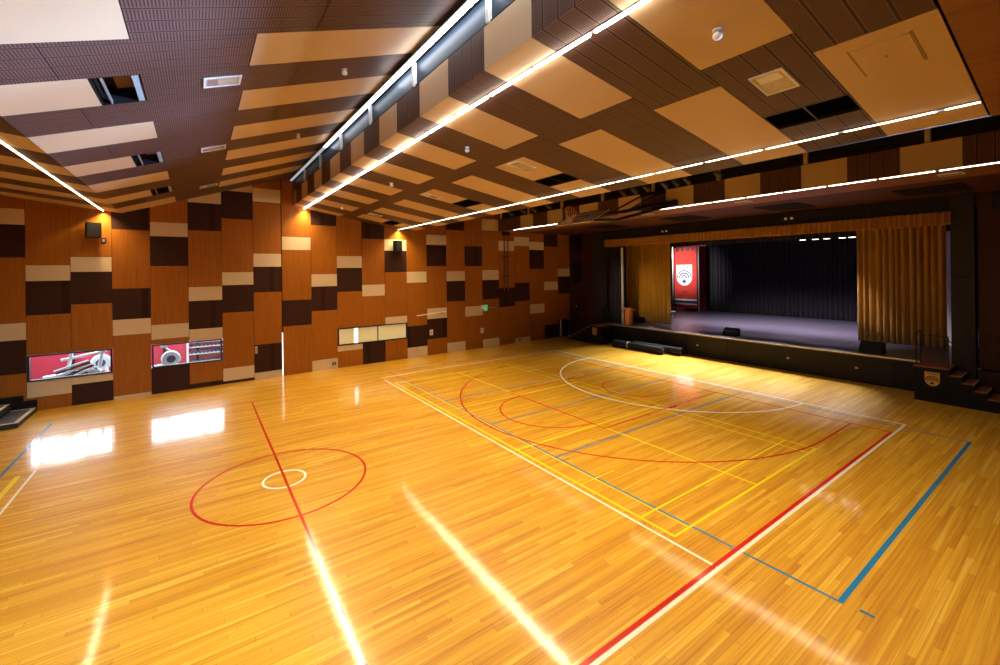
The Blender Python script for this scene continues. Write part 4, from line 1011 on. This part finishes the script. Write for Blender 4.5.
# ------------------------------------------------------------------ black tiered steps at the left edge
e = empty('seating_steps', (-5.8, 21.0, 0), 'black tiered seating steps with pale edged treads at the left edge', 'seating')
for k in range(4):
    x1 = -4.62 - k * 0.62; x0 = x1 - 0.62; z = 0.16 + k * 0.24
    t = MB().bbox(x0, x1, 19.75, 21.66, max(0.02, z - 0.2), z, 0.01).build('tier', M['tread'], e)
    MB().box(x0 + .05, x1 - .05, 19.85, 21.6, z, z + 0.006).build('ribbed_top', M['treadgrid'], t)
    g = MB().box(x1 - .11, x1 - .005, 19.76, 21.65, z + .001, z + .012).box(x0 + .01, x1 - .11, 19.76, 19.85, z + .001, z + .012).box(x0 + .01, x1 - .11, 21.56, 21.65, z + .001, z + .012); g.build('edge_strip', M['trimgrey'], t)
    if k: MB().box(x0, x1 - 0.01, 19.85, 21.62, 0.0, max(0.02, z - 0.2)).build('support', M['black'], e)
MB().bbox(-4.95, -4.63, 21.70, 21.80, 0.0, 0.42, 0.01).bbox(-7.1, -4.95, 21.68, 21.76, 0.0, 0.62, 0.01).build('end_panel', M['black'], e)

# ------------------------------------------------------------------ lights
def area(name, loc, rot, sx, sy, power, col, spread=180):
    L = bpy.data.lights.new(name, 'AREA'); L.shape = 'RECTANGLE'; L.size = sx; L.size_y = sy; L.energy = power; L.color = col; L.spread = math.radians(spread)
    o = bpy.data.objects.new(name, L); COL.objects.link(o); o.location = loc; o.rotation_euler = rot
    return o
def spot(name, loc, target, power, col, size, blend=0.6, rad=0.12):
    L = bpy.data.lights.new(name, 'SPOT'); L.energy = power; L.color = col; L.spot_size = math.radians(size); L.spot_blend = blend; L.shadow_soft_size = rad
    o = bpy.data.objects.new(name, L); COL.objects.link(o); o.location = loc
    o.rotation_euler = (Vector(target) - Vector(loc)).to_track_quat('-Z', 'Y').to_euler()
    return o
for y, pw in ((15.6, 4500), (13.4, 9500), (11.4, 8000), (9.2, 6500), (7.0, 4500)): spot('stage_lamp_beam', (24.1, y, 6.0), (19.2, y + 0.3, 0), pw, (0.90, 0.93, 1.0), 46, 1.0)
for ty, sz, pw in ((5.5, 22, 60000), (9.5, 19, 52000), (13.5, 15, 36000)): spot('added_ceiling_fill', (14.0, 0.2, 6.3), (-2.0, ty, 7.5), pw, (0.34, 0.56, 1.0), sz, 1.0, 0.15)  # added cool spots brightening the left pitch, no fittings there
def strip_beam(x, z, ya, yb, power, col=(1.0, 0.80, 0.50), spread=128):
    area('strip_beam', (x, (ya + yb) / 2, z - 0.016), (0, 0, 0), 0.05, yb - ya, power, col, spread)
spot('added_floor_fill', (1.5, -1.0, 6.6), (-2.2, 8.8, 0), 5000, (0.72, 0.84, 1.0), 58, 1.0, 0.4)  # unseen cool spot added to pale the left floor
strip_beam(xl0, zf(xl0) - 0.012, -1.0, 21.86, 330); strip_beam(xl1, zr(xl1) - 0.030, 1.06, 22.06, 640); strip_beam(xl2, zr(xl2) - 0.012, 1.06, 22.18, 680)
strip_beam(15.82, F2B - 0.02, 0.2, 12.6, 120)
for y in (14.5, 11.0, 8.0): spot('added_deck_fill', (24.4, y, 6.1), (25.6, y, 1.2), 700, (0.98, 0.88, 1.0), 72, 0.7)  # fill added over the front deck, which the hall lights brighten
for y in (15, 12.5, 10, 7.5): spot('stage_back_beam', (27.0, y, 6.1), (29.0, y, 1.2), 1450, (0.98, 0.86, 1.0), 100, 0.8)
spot('bar_beam', (12.7, 16.0, 7.40), (24.7, 17.9, 2.4), 2600, (1.0, 0.86, 0.62), 27, 1.0)
spot('bar_beam', (12.7, 7.7, 7.40), (26.0, 5.2, 1.7), 600, (1.0, 0.84, 0.60), 24, 1.0)
for x, z, y in ((xl0, zf(xl0) - 0.012, 21.62), (xl1, zr(xl1) - 0.030, 21.82), (xl2, zr(xl2) - 0.012, 21.94)):
    area('strip_end_beam', (x, y, z - 0.018), (0, 0, 0), 0.05, 0.45, 42, (1.0, 0.72, 0.36), 118)
spot('added_fascia_fill', (-0.8, -1.2, 6.4), (3.73, 6.2, 8.3), 1500, (0.80, 0.90, 1.0), 44, 1.0)  # extra spot out of view, added to whiten the ridge fascia
spot('banner_beam', (28.4, 20.9, 6.1), (33.2, 20.6, 4.7), 2900, (1.0, 0.95, 0.92), 56, 1.0)
area('gym_light', (-1.8, 23.7, 3.3), (0, 0, 0), 8.0, 1.6, 250, (0.92, 0.96, 1.0))

W = bpy.data.worlds.new('dusk_surround'); SC.world = W; W.use_nodes = True
bg = W.node_tree.nodes.get('Background'); bg.inputs[0].default_value = (0.02, 0.025, 0.035, 1); bg.inputs[1].default_value = 0.2

# ------------------------------------------------------------------ camera
f, cyv, yaw, roll = 432.09, 270.3, 0.6121, -0.0125
right = Vector((cos(yaw), -sin(yaw), 0)); down = Vector((0, 0, -1)); fwd = Vector((sin(yaw), cos(yaw), 0))
r2 = right * cos(roll) - down * sin(roll); d2 = right * sin(roll) + down * cos(roll)
mw = Matrix(((r2.x, -d2.x, -fwd.x, 0), (r2.y, -d2.y, -fwd.y, 0), (r2.z, -d2.z, -fwd.z, 4.75), (0, 0, 0, 1)))
cd = bpy.data.cameras.new('camera'); cam = bpy.data.objects.new('camera', cd); COL.objects.link(cam)
cd.sensor_width = 36.0; cd.sensor_fit = 'HORIZONTAL'; cd.lens = f / 1000 * 36.0
cd.shift_y = (cyv - 332.5) / 1000.0; cd.clip_start = 0.05; cd.clip_end = 200
cam.matrix_world = mw
SC.camera = cam

for o in bpy.data.objects:
    if '_w' in o: del o['_w']
vs_ = SC.view_settings
SC.display_settings.display_device = 'sRGB'
vs_.view_transform = 'Standard'; vs_.look = 'None'; vs_.exposure = 0.0; vs_.gamma = 1.0; vs_.use_curve_mapping = False
SC.cycles.use_denoising = True
SC.cycles.max_bounces = 8; SC.cycles.diffuse_bounces = 5; SC.cycles.glossy_bounces = 4
SC.cycles.sample_clamp_indirect = 8.0
